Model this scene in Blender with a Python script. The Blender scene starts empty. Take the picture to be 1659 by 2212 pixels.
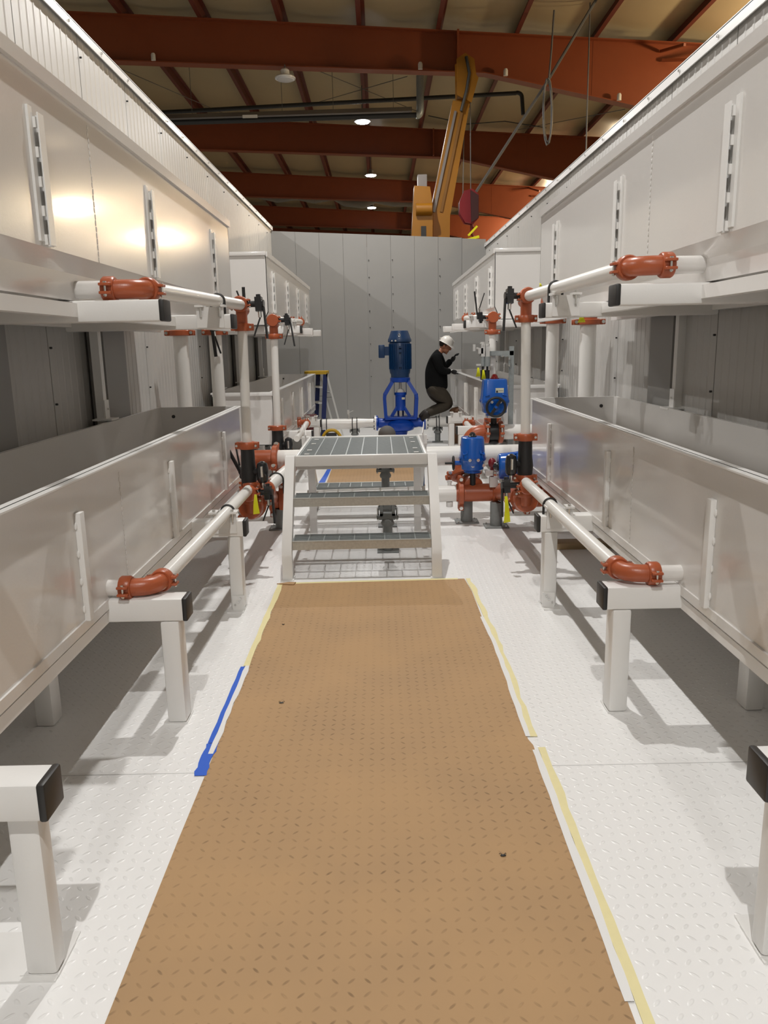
import bpy, bmesh, math, random
from mathutils import Vector, Matrix
random.seed(7)
V = Vector; PI = math.pi
S = bpy.context.scene
C = S.collection

# ------------------------------------------------------------------ camera
R = [(0.99979914, -0.00552848, -0.01926438), (-0.01999598, -0.21008225, -0.97747921), (0.00135687, 0.97766809, -0.2101506)]
FPX, EYE = 1680.0, 1.6
def at(u, v, y):
    """world point at depth y seen at pixel (u, v) of the 1659x2212 frame (used to survey the place)"""
    c = ((u - 829.5) / FPX, (v - 1106) / FPX, 1.0)
    d = [sum(R[k][i] * c[k] for k in range(3)) for i in range(3)]
    t = y / d[1]
    return V((d[0] * t, y, d[2] * t + EYE))
cd = bpy.data.cameras.new('camera'); cam = bpy.data.objects.new('camera', cd); C.objects.link(cam)
cd.sensor_fit = 'VERTICAL'; cd.sensor_height = 24.0; cd.sensor_width = 18.0; cd.lens = FPX / 2212 * 24.0
cd.clip_start = 0.05; cd.clip_end = 200
m = Matrix.Identity(4)
for i in range(3):
    m[i][0] = R[0][i]; m[i][1] = -R[1][i]; m[i][2] = -R[2][i]
m[2][3] = EYE
cam.matrix_world = m
S.camera = cam

# ------------------------------------------------------------------ materials
def sl(c): return tuple(((x / 12.92) if x <= .04045 else ((x + .055) / 1.055) ** 2.4) for x in c)
def mat(name, col, rough=.5, metal=0., noise=0., nscale=8., bump=0., bscale=60., coat=0., emit=None, estr=0., spec=.5):
    M = bpy.data.materials.new(name); M.use_nodes = True
    nt = M.node_tree; b = nt.nodes['Principled BSDF']
    b.inputs['Base Color'].default_value = (*col, 1); b.inputs['Roughness'].default_value = rough
    b.inputs['Metallic'].default_value = metal; b.inputs['Specular IOR Level'].default_value = spec
    if coat: b.inputs['Coat Weight'].default_value = coat; b.inputs['Coat Roughness'].default_value = .08
    if emit: b.inputs['Emission Color'].default_value = (*emit, 1); b.inputs['Emission Strength'].default_value = estr
    g = nt.nodes.new('ShaderNodeNewGeometry')
    if noise:
        n = nt.nodes.new('ShaderNodeTexNoise'); n.inputs['Scale'].default_value = nscale; n.inputs['Detail'].default_value = 4
        nt.links.new(g.outputs['Position'], n.inputs['Vector'])
        r = nt.nodes.new('ShaderNodeMapRange'); r.inputs['To Min'].default_value = 1 - noise; r.inputs['To Max'].default_value = 1 + noise
        nt.links.new(n.outputs['Fac'], r.inputs['Value'])
        mx = nt.nodes.new('ShaderNodeMix'); mx.data_type = 'RGBA'; mx.blend_type = 'MULTIPLY'; mx.inputs['Factor'].default_value = 1
        mx.inputs['A'].default_value = (*col, 1)
        nt.links.new(r.outputs['Result'], mx.inputs['B']); nt.links.new(mx.outputs['Result'], b.inputs['Base Color'])
    if bump:
        n2 = nt.nodes.new('ShaderNodeTexNoise'); n2.inputs['Scale'].default_value = bscale; n2.inputs['Detail'].default_value = 3
        nt.links.new(g.outputs['Position'], n2.inputs['Vector'])
        bp = nt.nodes.new('ShaderNodeBump'); bp.inputs['Strength'].default_value = bump; bp.inputs['Distance'].default_value = .01
        nt.links.new(n2.outputs['Fac'], bp.inputs['Height']); nt.links.new(bp.outputs['Normal'], b.inputs['Normal'])
    return M

def tread_mask(nt, pitch, a_r, b_r):
    """diamond-plate lozenges: alternating diagonal ellipses on a world x/y grid; returns a 0..1 socket"""
    def mth(op, a, b=None):
        n = nt.nodes.new('ShaderNodeMath'); n.operation = op
        for i, s in enumerate((a, b)):
            if s is None: continue
            if isinstance(s, (int, float)): n.inputs[i].default_value = s
            else: nt.links.new(s, n.inputs[i])
        return n.outputs[0]
    g = nt.nodes.new('ShaderNodeNewGeometry'); sp = nt.nodes.new('ShaderNodeSeparateXYZ')
    nt.links.new(g.outputs['Position'], sp.inputs[0])
    u = mth('DIVIDE', sp.outputs['X'], pitch); v = mth('DIVIDE', sp.outputs['Y'], pitch)
    fu = mth('FLOOR', u); fv = mth('FLOOR', v)
    lu = mth('SUBTRACT', mth('SUBTRACT', u, fu), .5); lv = mth('SUBTRACT', mth('SUBTRACT', v, fv), .5)
    par = mth('ABSOLUTE', mth('MODULO', mth('ADD', fu, fv), 2.0))
    sg = mth('SUBTRACT', mth('MULTIPLY', par, 2.0), 1.0)
    lv2 = mth('MULTIPLY', lv, sg)
    a = mth('MULTIPLY', mth('ADD', lu, lv2), .7071 / a_r); b = mth('MULTIPLY', mth('SUBTRACT', lu, lv2), .7071 / b_r)
    d = mth('SQRT', mth('ADD', mth('MULTIPLY', a, a), mth('MULTIPLY', b, b)))
    r = nt.nodes.new('ShaderNodeMapRange'); r.interpolation_type = 'SMOOTHSTEP'
    r.inputs['From Min'].default_value = 1.0; r.inputs['From Max'].default_value = .45
    nt.links.new(d, r.inputs['Value'])
    return r.outputs['Result'], g
def floor_mat():
    M = mat('white_tread_plate', (.85, .85, .845), .3); nt = M.node_tree; b = nt.nodes['Principled BSDF']
    mk, g = tread_mask(nt, .042, .40, .16)
    bp = nt.nodes.new('ShaderNodeBump'); bp.inputs['Strength'].default_value = .45; bp.inputs['Distance'].default_value = .003
    nt.links.new(mk, bp.inputs['Height']); nt.links.new(bp.outputs['Normal'], b.inputs['Normal'])
    n = nt.nodes.new('ShaderNodeTexNoise'); n.inputs['Scale'].default_value = 1.7; n.inputs['Detail'].default_value = 5
    nt.links.new(g.outputs['Position'], n.inputs['Vector'])
    r = nt.nodes.new('ShaderNodeMapRange'); r.inputs['From Min'].default_value = .52; r.inputs['From Max'].default_value = .75
    r.inputs['To Max'].default_value = .30
    nt.links.new(n.outputs['Fac'], r.inputs['Value'])
    f = nt.nodes.new('ShaderNodeMath'); f.operation = 'MULTIPLY'; nt.links.new(r.outputs['Result'], f.inputs[0]); nt.links.new(mk, f.inputs[1])
    mx = nt.nodes.new('ShaderNodeMix'); mx.data_type = 'RGBA'; mx.inputs['A'].default_value = (.85, .85, .845, 1); mx.inputs['B'].default_value = (.42, .42, .40, 1)
    nt.links.new(f.outputs[0], mx.inputs['Factor']); nt.links.new(mx.outputs['Result'], b.inputs['Base Color'])
    return M
def paper_mat():
    base = sl((.70, .565, .405)); dark = sl((.40, .31, .21))
    M = mat('brown_kraft_paper', base, .75); nt = M.node_tree; b = nt.nodes['Principled BSDF']
    mk, g = tread_mask(nt, .042, .36, .11)
    n = nt.nodes.new('ShaderNodeTexNoise'); n.inputs['Scale'].default_value = 2.2; n.inputs['Detail'].default_value = 5
    nt.links.new(g.outputs['Position'], n.inputs['Vector'])
    n3 = nt.nodes.new('ShaderNodeTexNoise'); n3.inputs['Scale'].default_value = 22; n3.inputs['Detail'].default_value = 2
    nt.links.new(g.outputs['Position'], n3.inputs['Vector'])
    mu = nt.nodes.new('ShaderNodeMath'); mu.operation = 'MULTIPLY'; nt.links.new(n.outputs['Fac'], mu.inputs[0]); nt.links.new(n3.outputs['Fac'], mu.inputs[1])
    r = nt.nodes.new('ShaderNodeMapRange'); r.inputs['From Min'].default_value = .14; r.inputs['From Max'].default_value = .40; r.inputs['To Max'].default_value = .62
    nt.links.new(mu.outputs[0], r.inputs['Value'])
    f = nt.nodes.new('ShaderNodeMath'); f.operation = 'MULTIPLY'; nt.links.new(r.outputs['Result'], f.inputs[0]); nt.links.new(mk, f.inputs[1])
    r2 = nt.nodes.new('ShaderNodeMapRange'); r2.inputs['From Min'].default_value = .35; r2.inputs['From Max'].default_value = .7
    nt.links.new(n.outputs['Fac'], r2.inputs['Value'])
    m0 = nt.nodes.new('ShaderNodeMix'); m0.data_type = 'RGBA'; m0.inputs['A'].default_value = (*base, 1); m0.inputs['B'].default_value = (*sl((.665, .54, .395)), 1)
    nt.links.new(r2.outputs['Result'], m0.inputs['Factor'])
    mx = nt.nodes.new('ShaderNodeMix'); mx.data_type = 'RGBA'; mx.inputs['B'].default_value = (*dark, 1)
    nt.links.new(m0.outputs['Result'], mx.inputs['A']); nt.links.new(f.outputs[0], mx.inputs['Factor']); nt.links.new(mx.outputs['Result'], b.inputs['Base Color'])
    bp = nt.nodes.new('ShaderNodeBump'); bp.inputs['Strength'].default_value = .35; bp.inputs['Distance'].default_value = .003
    nt.links.new(mk, bp.inputs['Height']); nt.links.new(bp.outputs['Normal'], b.inputs['Normal'])
    return M
FLOOR = floor_mat(); PAPER = paper_mat()
WHITE = mat('white_gloss_paint', (.71, .695, .675), .22, noise=.015, nscale=3, bump=.04, bscale=90, coat=.5)
FRAME = mat('white_frame_paint', (.78, .775, .76), .32, bump=.03, bscale=120)
PIPE = mat('white_pipe_paint', (.80, .79, .76), .28)
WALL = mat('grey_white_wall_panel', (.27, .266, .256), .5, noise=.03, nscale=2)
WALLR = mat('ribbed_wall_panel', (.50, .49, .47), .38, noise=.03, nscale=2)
TRIM = mat('white_metal_flashing', (.78, .78, .77), .3)
ORANGE = mat('orange_fitting_paint', sl((.66, .335, .20)), .34, bump=.05, bscale=160, noise=.06, nscale=20)
BLACK = mat('black_cast_iron', (.012, .012, .013), .5, bump=.15, bscale=200)
BLACKG = mat('black_gloss_metal', (.02, .021, .023), .15)
RUBBER = mat('black_plastic_cap', (.022, .021, .020), .45)
ZINC = mat('zinc_bolt', (.72, .72, .70), .25, metal=1)
GALV = mat('galvanised_steel', (.31, .34, .34), .42, metal=.35, noise=.18, nscale=40)
NOSE = mat('bright_galvanised_nosing', (.50, .50, .47), .35, metal=.5, noise=.2, nscale=60)
PEDE = mat('grey_painted_pedestal', (.20, .21, .205), .5, noise=.15, nscale=30)
BLUE = mat('blue_actuator_paint', sl((.03, .33, .68)), .22, coat=.3)
PBLUE = mat('blue_pump_paint', sl((.03, .26, .66)), .32, bump=.08, bscale=90)
MBLUE = mat('dark_blue_motor_paint', sl((.04, .21, .38)), .4)
REDG = mat('dark_red_dome', sl((.42, .05, .05)), .12)
CAPC = mat('pale_cap', (.62, .60, .55), .5)
LABELM = mat('pale_nameplate', sl((.80, .80, .72)), .4)
YEL = mat('yellow_tag', sl((.86, .86, .08)), .5)
YELD = mat('dark_yellow_plastic', sl((.72, .58, .10)), .5)
BTAPE = mat('blue_masking_tape', sl((.12, .36, .80)), .6)
YTAPE = mat('pale_yellow_masking_tape', sl((.90, .86, .66)), .65, noise=.05, nscale=30)
WTAPE = mat('white_backing_strip', (.78, .78, .77), .6)
STEEL = mat('red_primer_steel', sl((.49, .235, .12)), .42, noise=.08, nscale=3)
PURL = mat('dark_red_purlin_steel', sl((.36, .15, .09)), .55)
INSUL = mat('vinyl_insulation_facing', sl((.66, .60, .47)), .36, noise=.08, nscale=1.2, bump=.25, bscale=3)
HALL = mat('hall_wall_sheet', (.45, .43, .40), .7)
HALLR = mat('warm_lit_hall_wall', (.60, .54, .42), .6)  # unseen right wall coloured brighter and warmer, as if lamplit, for trough reflections
CONC = mat('hall_concrete', (.38, .375, .36), .6, noise=.1, nscale=2)
CRANE = mat('crane_yellow_paint', sl((.56, .37, .05)), .4, noise=.1, nscale=5)
CRANED = mat('crane_grey_steel', (.22, .20, .19), .4, metal=.5)
CRIM = mat('crimson_block_paint', sl((.45, .06, .10)), .4)
IRON = mat('black_iron_pipe', (.02, .02, .02), .5)
ALU = mat('brushed_aluminium', (.62, .62, .60), .35, metal=.3)
LBLUE = mat('ladder_blue_fibreglass', sl((.06, .13, .34)), .4)
ROPE = mat('steel_rope', (.10, .095, .09), .5)
WOOD = mat('raw_plank', sl((.62, .53, .40)), .6, noise=.2, nscale=12)
BAG = mat('brown_canvas', sl((.33, .22, .13)), .8, bump=.3, bscale=60)
SKIN = mat('skin', sl((.62, .42, .32)), .5)
JACKET = mat('black_jacket_cloth', (.006, .0065, .007), .9, bump=.3, bscale=40, spec=.15)
TROUS = mat('dark_olive_trouser_cloth', sl((.215, .19, .15)), .85, bump=.3, bscale=40)
GLOVE = mat('black_glove', (.010, .010, .011), .7)
BOOT = mat('dark_brown_boot', sl((.13, .10, .08)), .6)
HELMET = mat('white_helmet_plastic', (.72, .70, .66), .3)
HAIR = mat('dark_brown_hair', (.012, .008, .006), .7)
LENS = mat('lit_lamp_lens', (1, 1, 1), .4, emit=(.93, .96, 1.0), estr=60)
OFFLENS = mat('unlit_lamp_lens', (.6, .6, .62), .3)
BULB = mat('clear_white_plastic', (.62, .60, .55), .3)
GREYC = mat('grey_tarp', (.13, .125, .12), .7, bump=.3, bscale=12)
WOOL = mat('grey_rolled_insulation', (.20, .19, .17), .9, bump=.5, bscale=18)

# ------------------------------------------------------------------ mesh helpers
def B(): return bmesh.new()
def box(bm, x0, x1, y0, y1, z0, z1, r=0, seg=2):
    t = bmesh.new(); bmesh.ops.create_cube(t, size=1)
    for v in t.verts:
        v.co = V(((x0 + x1) / 2 + v.co.x * (x1 - x0), (y0 + y1) / 2 + v.co.y * (y1 - y0), (z0 + z1) / 2 + v.co.z * (z1 - z0)))
    if r: bmesh.ops.bevel(t, geom=t.edges[:], offset=r, segments=seg, profile=.5, affect='EDGES')
    merge(bm, t); return bm
def merge(bm, t, M=None):
    if M is not None: bmesh.ops.transform(t, matrix=M, verts=t.verts)
    mp = {}
    for v in t.verts: mp[v] = bm.verts.new(v.co)
    for f in t.faces:
        try: bm.faces.new([mp[v] for v in f.verts])
        except ValueError: pass
    t.free()
def frame(d):
    d = V(d).normalized(); a = V((0, 0, 1)) if abs(d.z) < .9 else V((1, 0, 0))
    x = a.cross(d).normalized(); return x, d.cross(x), d
def loft(bm, rings, cap=True, close=True):
    rs = [[bm.verts.new(p) for p in r] for r in rings]; n = len(rs[0])
    for a, b in zip(rs, rs[1:]):
        for i in range(n if close else n - 1):
            j = (i + 1) % n
            try: bm.faces.new((a[i], a[j], b[j], b[i]))
            except ValueError: pass
    if cap:
        try: bm.faces.new(list(reversed(rs[0]))); bm.faces.new(rs[-1])
        except ValueError: pass
def cyl(bm, p0, p1, r0, r1=None, n=20):
    p0, p1 = V(p0), V(p1); r1 = r0 if r1 is None else r1; x, y, d = frame(p1 - p0)
    loft(bm, [[p + (x * math.cos(2 * PI * i / n) + y * math.sin(2 * PI * i / n)) * r for i in range(n)] for p, r in ((p0, r0), (p1, r1))])
def lathe(bm, p, d, prof, n=24, xs=1., ys=1.):
    """prof = [(t along d, radius)...]"""
    x, y, d = frame(d); p = V(p)
    loft(bm, [[p + d * t + (x * math.cos(2 * PI * i / n) * xs + y * math.sin(2 * PI * i / n) * ys) * max(r, 1e-4) for i in range(n)] for t, r in prof])
def tube(bm, pts, r, n=16, cap=True, closed=False):
    pts = [V(p) for p in pts]; k = len(pts); rings = []; x = None
    for i, p in enumerate(pts):
        a = pts[i - 1] if (i or closed) else p; b = pts[(i + 1) % k] if (i < k - 1 or closed) else p
        d = (b - a).normalized()
        if x is None: x, y, _ = frame(d)
        else: x = (x - d * x.dot(d)).normalized(); y = d.cross(x)
        rr = r[i] if isinstance(r, (list, tuple)) else r
        rings.append([p + (x * math.cos(2 * PI * q / n) + y * math.sin(2 * PI * q / n)) * rr for q in range(n)])
    if closed: rings.append(rings[0]); cap = False
    loft(bm, rings, cap)
    if closed: bmesh.ops.remove_doubles(bm, verts=bm.verts[:], dist=1e-6)
def arc(p0, corner, p1, n=8):
    p0, c, p1 = V(p0), V(corner), V(p1)
    return [(1 - t) ** 2 * p0 + 2 * t * (1 - t) * c + t * t * p1 for t in [i / n for i in range(n + 1)]]
def prism(bm, poly, y0, y1):
    """polygon in (x, z) extruded along y"""
    loft(bm, [[V((x, y, z)) for x, z in poly] for y in (y0, y1)])
def prism_y(bm, poly, x0, x1):
    """polygon in (y, z) extruded along x"""
    loft(bm, [[V((x, y, z)) for y, z in poly] for x in (x0, x1)])
def prism_z(bm, poly, z0, z1):
    loft(bm, [[V((x, y, z)) for x, y in poly] for z in (z0, z1)])
def beam(bm, p0, p1, w, h, up=(0, 0, 1), w2=None, h2=None):
    p0, p1 = V(p0), V(p1); d = (p1 - p0).normalized(); s = d.cross(V(up)).normalized(); u = s.cross(d)
    w2 = w2 or w; h2 = h2 or h
    loft(bm, [[p + s * a * ww / 2 + u * b * hh / 2 for a, b in ((-1, -1), (1, -1), (1, 1), (-1, 1))] for p, ww, hh in ((p0, w, h), (p1, w2, h2))])
def ball(bm, c, rx, ry=None, rz=None, u=16, v=10, M=None):
    t = bmesh.new(); bmesh.ops.create_uvsphere(t, u_segments=u, v_segments=v, radius=1)
    ry = ry or rx; rz = rz or rx
    for w in t.verts: w.co = V((w.co.x * rx, w.co.y * ry, w.co.z * rz))
    if M is not None: bmesh.ops.transform(t, matrix=M, verts=t.verts)
    for w in t.verts: w.co += V(c)
    merge(bm, t)
def torus(bm, c, d, Rr, r, n=28, k=8, a0=0, a1=2 * PI):
    x, y, d = frame(d); c = V(c); full = abs(a1 - a0 - 2 * PI) < 1e-6
    q = n if full else n + 1
    pts = [c + (x * math.cos(a0 + (a1 - a0) * i / n) + y * math.sin(a0 + (a1 - a0) * i / n)) * Rr for i in range(q)]
    tube(bm, pts, r, k, closed=full)

WL = {}
def ob(name, bm, material, parent=None, smooth=40, origin=None):
    bmesh.ops.recalc_face_normals(bm, faces=bm.faces[:])
    for f in bm.faces: f.smooth = True
    lim = math.radians(smooth)
    for e in bm.edges:
        if len(e.link_faces) != 2 or e.calc_face_angle(0) > lim: e.smooth = False
    xs = [v.co for v in bm.verts]
    if origin is None:
        origin = V(((min(p.x for p in xs) + max(p.x for p in xs)) / 2, (min(p.y for p in xs) + max(p.y for p in xs)) / 2, min(p.z for p in xs)))
    origin = V(origin)
    for v in bm.verts: v.co -= origin
    me = bpy.data.meshes.new(name); bm.to_mesh(me); bm.free(); me.materials.append(material)
    o = bpy.data.objects.new(name, me); C.objects.link(o)
    if parent: o.parent = parent; o.location = origin - WL[parent.name]
    else: o.location = origin
    WL[o.name] = origin
    return o
def tag(o, label, cat, group=None):
    o['label'] = label; o['category'] = cat
    if group: o['group'] = group
    return o
def thing(name, label, cat, loc, group=None):
    o = bpy.data.objects.new(name, None); C.objects.link(o); o.location = V(loc); o.empty_display_size = .1
    WL[o.name] = V(loc); return tag(o, label, cat, group)
def struct(o): o['kind'] = 'structure'; return o

# ------------------------------------------------------------------ pipe fittings
def coupling(parent, p, d, r, pad=(0, 0, 1), w=None):
    """grooved coupling: split ring with two bolt pads; bolts are sub-parts"""
    p, d = V(p), V(d).normalized(); w = w or max(.050, r * .62); pad = V(pad); pad = (pad - d * pad.dot(d)).normalized(); s = d.cross(pad)
    bm = B(); R1 = r * 1.46
    lathe(bm, p, d, [(-w / 2, r * 1.02), (-w / 2, r * 1.32), (-w * .36, R1), (w * .36, R1), (w / 2, r * 1.32), (w / 2, r * 1.02)], 24)
    for sg in (-1, 1):
        for q in (-1, 1):
            c = p + pad * sg * (R1 + r * .16) + s * q * r * .46
            t = bmesh.new(); bmesh.ops.create_cube(t, size=1)
            M = Matrix((( *(pad * r * .72), 0), (*(d * w * .92), 0), (*(s * r * .32), 0), (0, 0, 0, 1))).transposed(); M.translation = c
            bmesh.ops.transform(t, matrix=M, verts=t.verts)
            bmesh.ops.bevel(t, geom=t.edges[:], offset=r * .06, segments=1, affect='EDGES')
            merge(bm, t)
    o = ob('coupling', bm, ORANGE, parent)
    for sg in (-1, 1):
        b = B(); c = p + pad * sg * (R1 + r * .20)
        cyl(b, c - s * r * .80, c + s * r * .90, max(.0045, r * .13), n=10)
        cyl(b, c + s * r * .62, c + s * r * .80, max(.008, r * .22), n=6); cyl(b, c - s * r * .78, c - s * r * .62, max(.008, r * .22), n=8)
        ob('bolt', b, ZINC, o)
    return o
def elbow(parent, p0, corner, p1, r, name='elbow'):
    b = B(); tube(b, arc(p0, corner, p1, 10), r * 1.1, 20); return ob(name, b, ORANGE, parent)
def pipe(parent, pts, r, name='pipe', material=None):
    b = B(); tube(b, pts, r, 22); return ob(name, b, material or PIPE, parent)
def u_bolt(parent, c, d, r, leg=.08):
    """black bent rod over a pipe; d is the pipe direction"""
    c, d = V(c), V(d).normalized(); s = d.cross(V((0, 0, 1))).normalized(); rr = r * 1.12
    pts = [c + s * rr - V((0, 0, leg))] + [c + s * rr * math.cos(a) + V((0, 0, 1)) * rr * math.sin(a) for a in [PI * i / 14 for i in range(15)]] + [c - s * rr - V((0, 0, leg))]
    b = B(); tube(b, pts, .0075, 8); return ob('u_bolt', b, RUBBER, parent)
def lever_valve(label, p, n, lev, L=.2, trig=None, group=None, open_up=False):
    """neck from p along n, gear head, long flat lever along lev and a thinner trigger rod"""
    p, n, lev = V(p), V(n).normalized(), V(lev).normalized()
    t = thing('lever_valve', label, 'valve', p, group)
    b = B(); cyl(b, p - n * .01, p + n * .085, .021, n=14); ob('neck', b, BLACK, t)
    h = p + n * .105
    b = B(); beam(b, h - lev * .045, h + lev * .05, .05, .045, up=n); cyl(b, h - n * .02, h + n * .035, .026, n=14)
    cyl(b, h - lev * .045, h - lev * .062, .016, n=10)
    ob('valve_head', b, BLACKG, t)
    s = n.cross(lev).normalized()
    b = B(); beam(b, h + n * .03 + lev * .02, h + n * .036 + lev * L, .026, .012, up=n); ob('lever', b, BLACK, t)
    b = B(); q = h + lev * .09
    cyl(b, h + lev * .03, q, .012, n=10); ob('spring_sleeve', b, ZINC, t)
    b = B(); beam(b, q, q + (lev * .92 - n * .40).normalized() * (L - .10), .013, .008, up=n); ob('trigger', b, BLACK, t)
    return t
def riser_valve(label, x, y, z0, z1, r, knob_dir):
    """black vertical butterfly valve body with a round gear head facing sideways"""
    t = thing('butterfly_valve', label, 'valve', (x, y, z0))
    b = B(); lathe(b, (x, y, z0), (0, 0, 1), [(0, r * .92), (.02, r), ((z1 - z0) * .40, r * 1.16), ((z1 - z0) * .62, r * 1.0), ((z1 - z0), r * .95)], 26)
    ob('valve_body', b, BLACK, t)
    k = V(knob_dir).normalized(); zc = z0 + (z1 - z0) * .45
    b = B(); cyl(b, V((x, y, zc)) + k * r * .8, V((x, y, zc)) + k * (r + .035), .024, n=16); ob('neck', b, BLACK, t)
    c = V((x, y, zc)) + k * (r + .06)
    b = B(); lathe(b, c - V((0, 0, .075)), (0, 0, 1), [(0, .028), (.015, .04), (.10, .042), (.135, .034), (.150, .012)], 18)
    ob('gear_head', b, BLACKG, t)
    b = B(); cyl(b, c - V((0, 0, .115)), c - V((0, 0, .06)), .013, n=12); cyl(b, c + V((0, -.036, -.03)), c + V((0, -.043, .045)), .010, n=10)
    ob('spindle', b, ZINC, t)
    return t
def yellow_tag(label, p, w, h, bend=.03, lean=.25):
    p = V(p); b = B(); n = 6; rows = []
    for th in (0, .0012):
        for i in range(n + 1):
            f = i / n
            rows.append([p + V((-w / 2 * (.35 + .65 * f) + lean * w * f, -bend * math.sin(f * PI) + th, -h * f)), p + V((w / 2 * (.35 + .65 * f) + lean * w * f * .4, -bend * math.sin(f * PI) * .4 + th, -h * f * (.96)))])
    a = [[b.verts.new(q) for q in r] for r in rows[:n + 1]]; c = [[b.verts.new(q) for q in r] for r in rows[n + 1:]]
    for g, fl in ((a, 0), (c, 1)):
        for i in range(n): b.faces.new((g[i][0], g[i][1], g[i + 1][1], g[i + 1][0]))
    for i in range(n):
        for s in (0, 1): b.faces.new((a[i][s], a[i + 1][s], c[i + 1][s], c[i][s]))
    b.faces.new((a[0][0], a[0][1], c[0][1], c[0][0])); b.faces.new((a[n][0], a[n][1], c[n][1], c[n][0]))
    return tag(ob('paper_tag', b, YEL), label, 'tag')

# ------------------------------------------------------------------ setting
XL, XR, YE = -2.0, 2.04, 15.4          # inner faces of the enclosure
b = B(); box(b, XL - .1, XR + .1, -1.2, 2.722, -.10, 0); box(b, XL - .1, XR + .1, 2.727, 7.395, -.10, 0); box(b, XL - .1, XR + .1, 7.40, YE + .1, -.10, 0)
box(b, XL - .1, XR + .1, -1.2, YE + .1, -.12, -.06)
struct(ob('floor', b, FLOOR))
def side_wall(name, x, sgn, ztop0, ztop1):
    """ribbed insulated panels: fine vertical ribs with a deep seam about every metre; sgn points into the room"""
    b = B(); prof = []; y = -1.2
    k = 0
    while y < YE + .08:
        if k % 10 == 0: prof += [(y, 0), (y + .002, -.02), (y + .010, -.02), (y + .012, 0)]
        else: prof += [(y, 0), (y + .010, .003), (y + .022, .003), (y + .032, 0)]
        y += .10; k += 1
    prof.append((YE + .1, 0))
    f = lambda yy: ztop0 + (ztop1 - ztop0) * (yy + 1.2) / (YE + 1.3)
    lo = [b.verts.new((x + sgn * o, yy, 0)) for yy, o in prof]; hi = [b.verts.new((x + sgn * o, yy, f(yy))) for yy, o in prof]
    for i in range(len(prof) - 1): b.faces.new((lo[i], lo[i + 1], hi[i + 1], hi[i]))
    xo = x - sgn * .1
    q = [b.verts.new(p) for p in ((xo, -1.2, 0), (xo, YE + .1, 0), (xo, YE + .1, f(YE + .1)), (xo, -1.2, f(-1.2)))]
    b.faces.new(q)
    b.faces.new([lo[0], hi[0], q[3], q[0]]); b.faces.new([lo[-1], hi[-1], q[2], q[1]]); b.faces.new(hi + [q[2], q[3]]); b.faces.new(lo + [q[1], q[0]])
    w = struct(ob(name, b, WALLR, smooth=10))
    for j in range(1, 17):
        yy = -1.2 + j * 1.0 + .03
        for zz in (f(yy) - .17, 1.62, 1.28):
            if yy > YE - .1: continue
            s = B(); cyl(s, (x + sgn * -.01, yy, zz), (x + sgn * .014, yy, zz), .0065, n=8); ob('screw', s, IRON, w)
    return w, f
wl, fL = side_wall('wall_left', XL, 1, 3.66, 3.80)
wr, fR = side_wall('wall_right', XR, -1, 3.30, 3.42)
# end wall: flat panels stepped down a little at the right hand end
b = B(); n = 9; xs = [XL + (XR - XL) * i / n for i in range(n + 1)]
for i in range(n):
    za, zb = 3.73 - (xs[i] - XL) * .052, 3.73 - (xs[i + 1] - XL) * .052
    off = 0 if i < 8 else -.03
    if i == 8: za -= .015; zb -= .015
    y0 = YE + off
    loft(b, [[V((x, yy, z)) for yy, z in ((y0, 0), (YE + .1, 0), (YE + .1, zt), (y0, zt))] for x, zt in ((xs[i] + .002, za), (xs[i + 1] - .002, zb))])
box(b, XL, XR, YE + .02, YE + .09, 0, 3.40)
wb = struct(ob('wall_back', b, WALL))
for i, xx in ((4, 0), (5, 0), (7, 0)):
    for k in range(8):
        s = B(); zz = 1.0 + k * .31; cyl(s, (xs[i] + .03, YE + .01, zz), (xs[i] + .03, YE - .014, zz), .009, n=8); ob('screw', s, IRON, wb)
# flashing caps on the side walls
def cap(name, x, sgn, f):
    b = B()
    for lo, hi, a0, a1 in ((0., .012, -.13, .030), (-.055, .006, .022, .030)):
        loft(b, [[V((x + sgn * o, yy, f(yy) + z)) for o, z in ((a0, lo), (a1, lo), (a1, hi), (a0, hi))] for yy in (-1.2, YE + .05)])
    o = struct(ob(name, b, TRIM))
    for j in range(27):
        yy = -.4 + j * .6
        if yy > YE - .2: break
        s = B(); zz = f(yy) - .025; cyl(s, (x + sgn * .025, yy, zz), (x + sgn * .040, yy, zz), .009, n=8); ob('screw', s, ZINC, o)
cap('trim_1', XL, 1, fL); cap('trim_2', XR, -1, fR)

# the hall around and above
HX0, HX1, HY0, HY1, HZ = -13.0, 12.5, -12.0, 54.0, -.45
def rz_top(x): return 7.70 - .063 * x
def roof_skin(x): return rz_top(x) + .23
PX = [-.25 + 1.55 * k for k in range(-7, 8)]
b = B(); xs2 = []
for a, c in zip(PX, PX[1:]):
    xs2 += [(a + (c - a) * t / 6, .07 * math.sin(PI * t / 6)) for t in range(6)]
xs2 = [(HX0, 0)] + xs2 + [(PX[-1], 0), (HX1, 0)]
lo = [[b.verts.new((x, yy, roof_skin(x) - s)) for x, s in xs2] for yy in (HY0, HY1)]
hi = [[b.verts.new((x, yy, roof_skin(x) + .15)) for x, s in xs2] for yy in (HY0, HY1)]
for i in range(len(xs2) - 1):
    b.faces.new((lo[0][i], lo[0][i + 1], lo[1][i + 1], lo[1][i])); b.faces.new((hi[0][i], hi[0][i + 1], hi[1][i + 1], hi[1][i]))
for L in (lo, hi): pass
struct(ob('ceiling', b, INSUL))
b = B(); box(b, HX0, HX1, HY0, HY1, HZ - .1, HZ); struct(ob('floor_hall', b, CONC))
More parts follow.
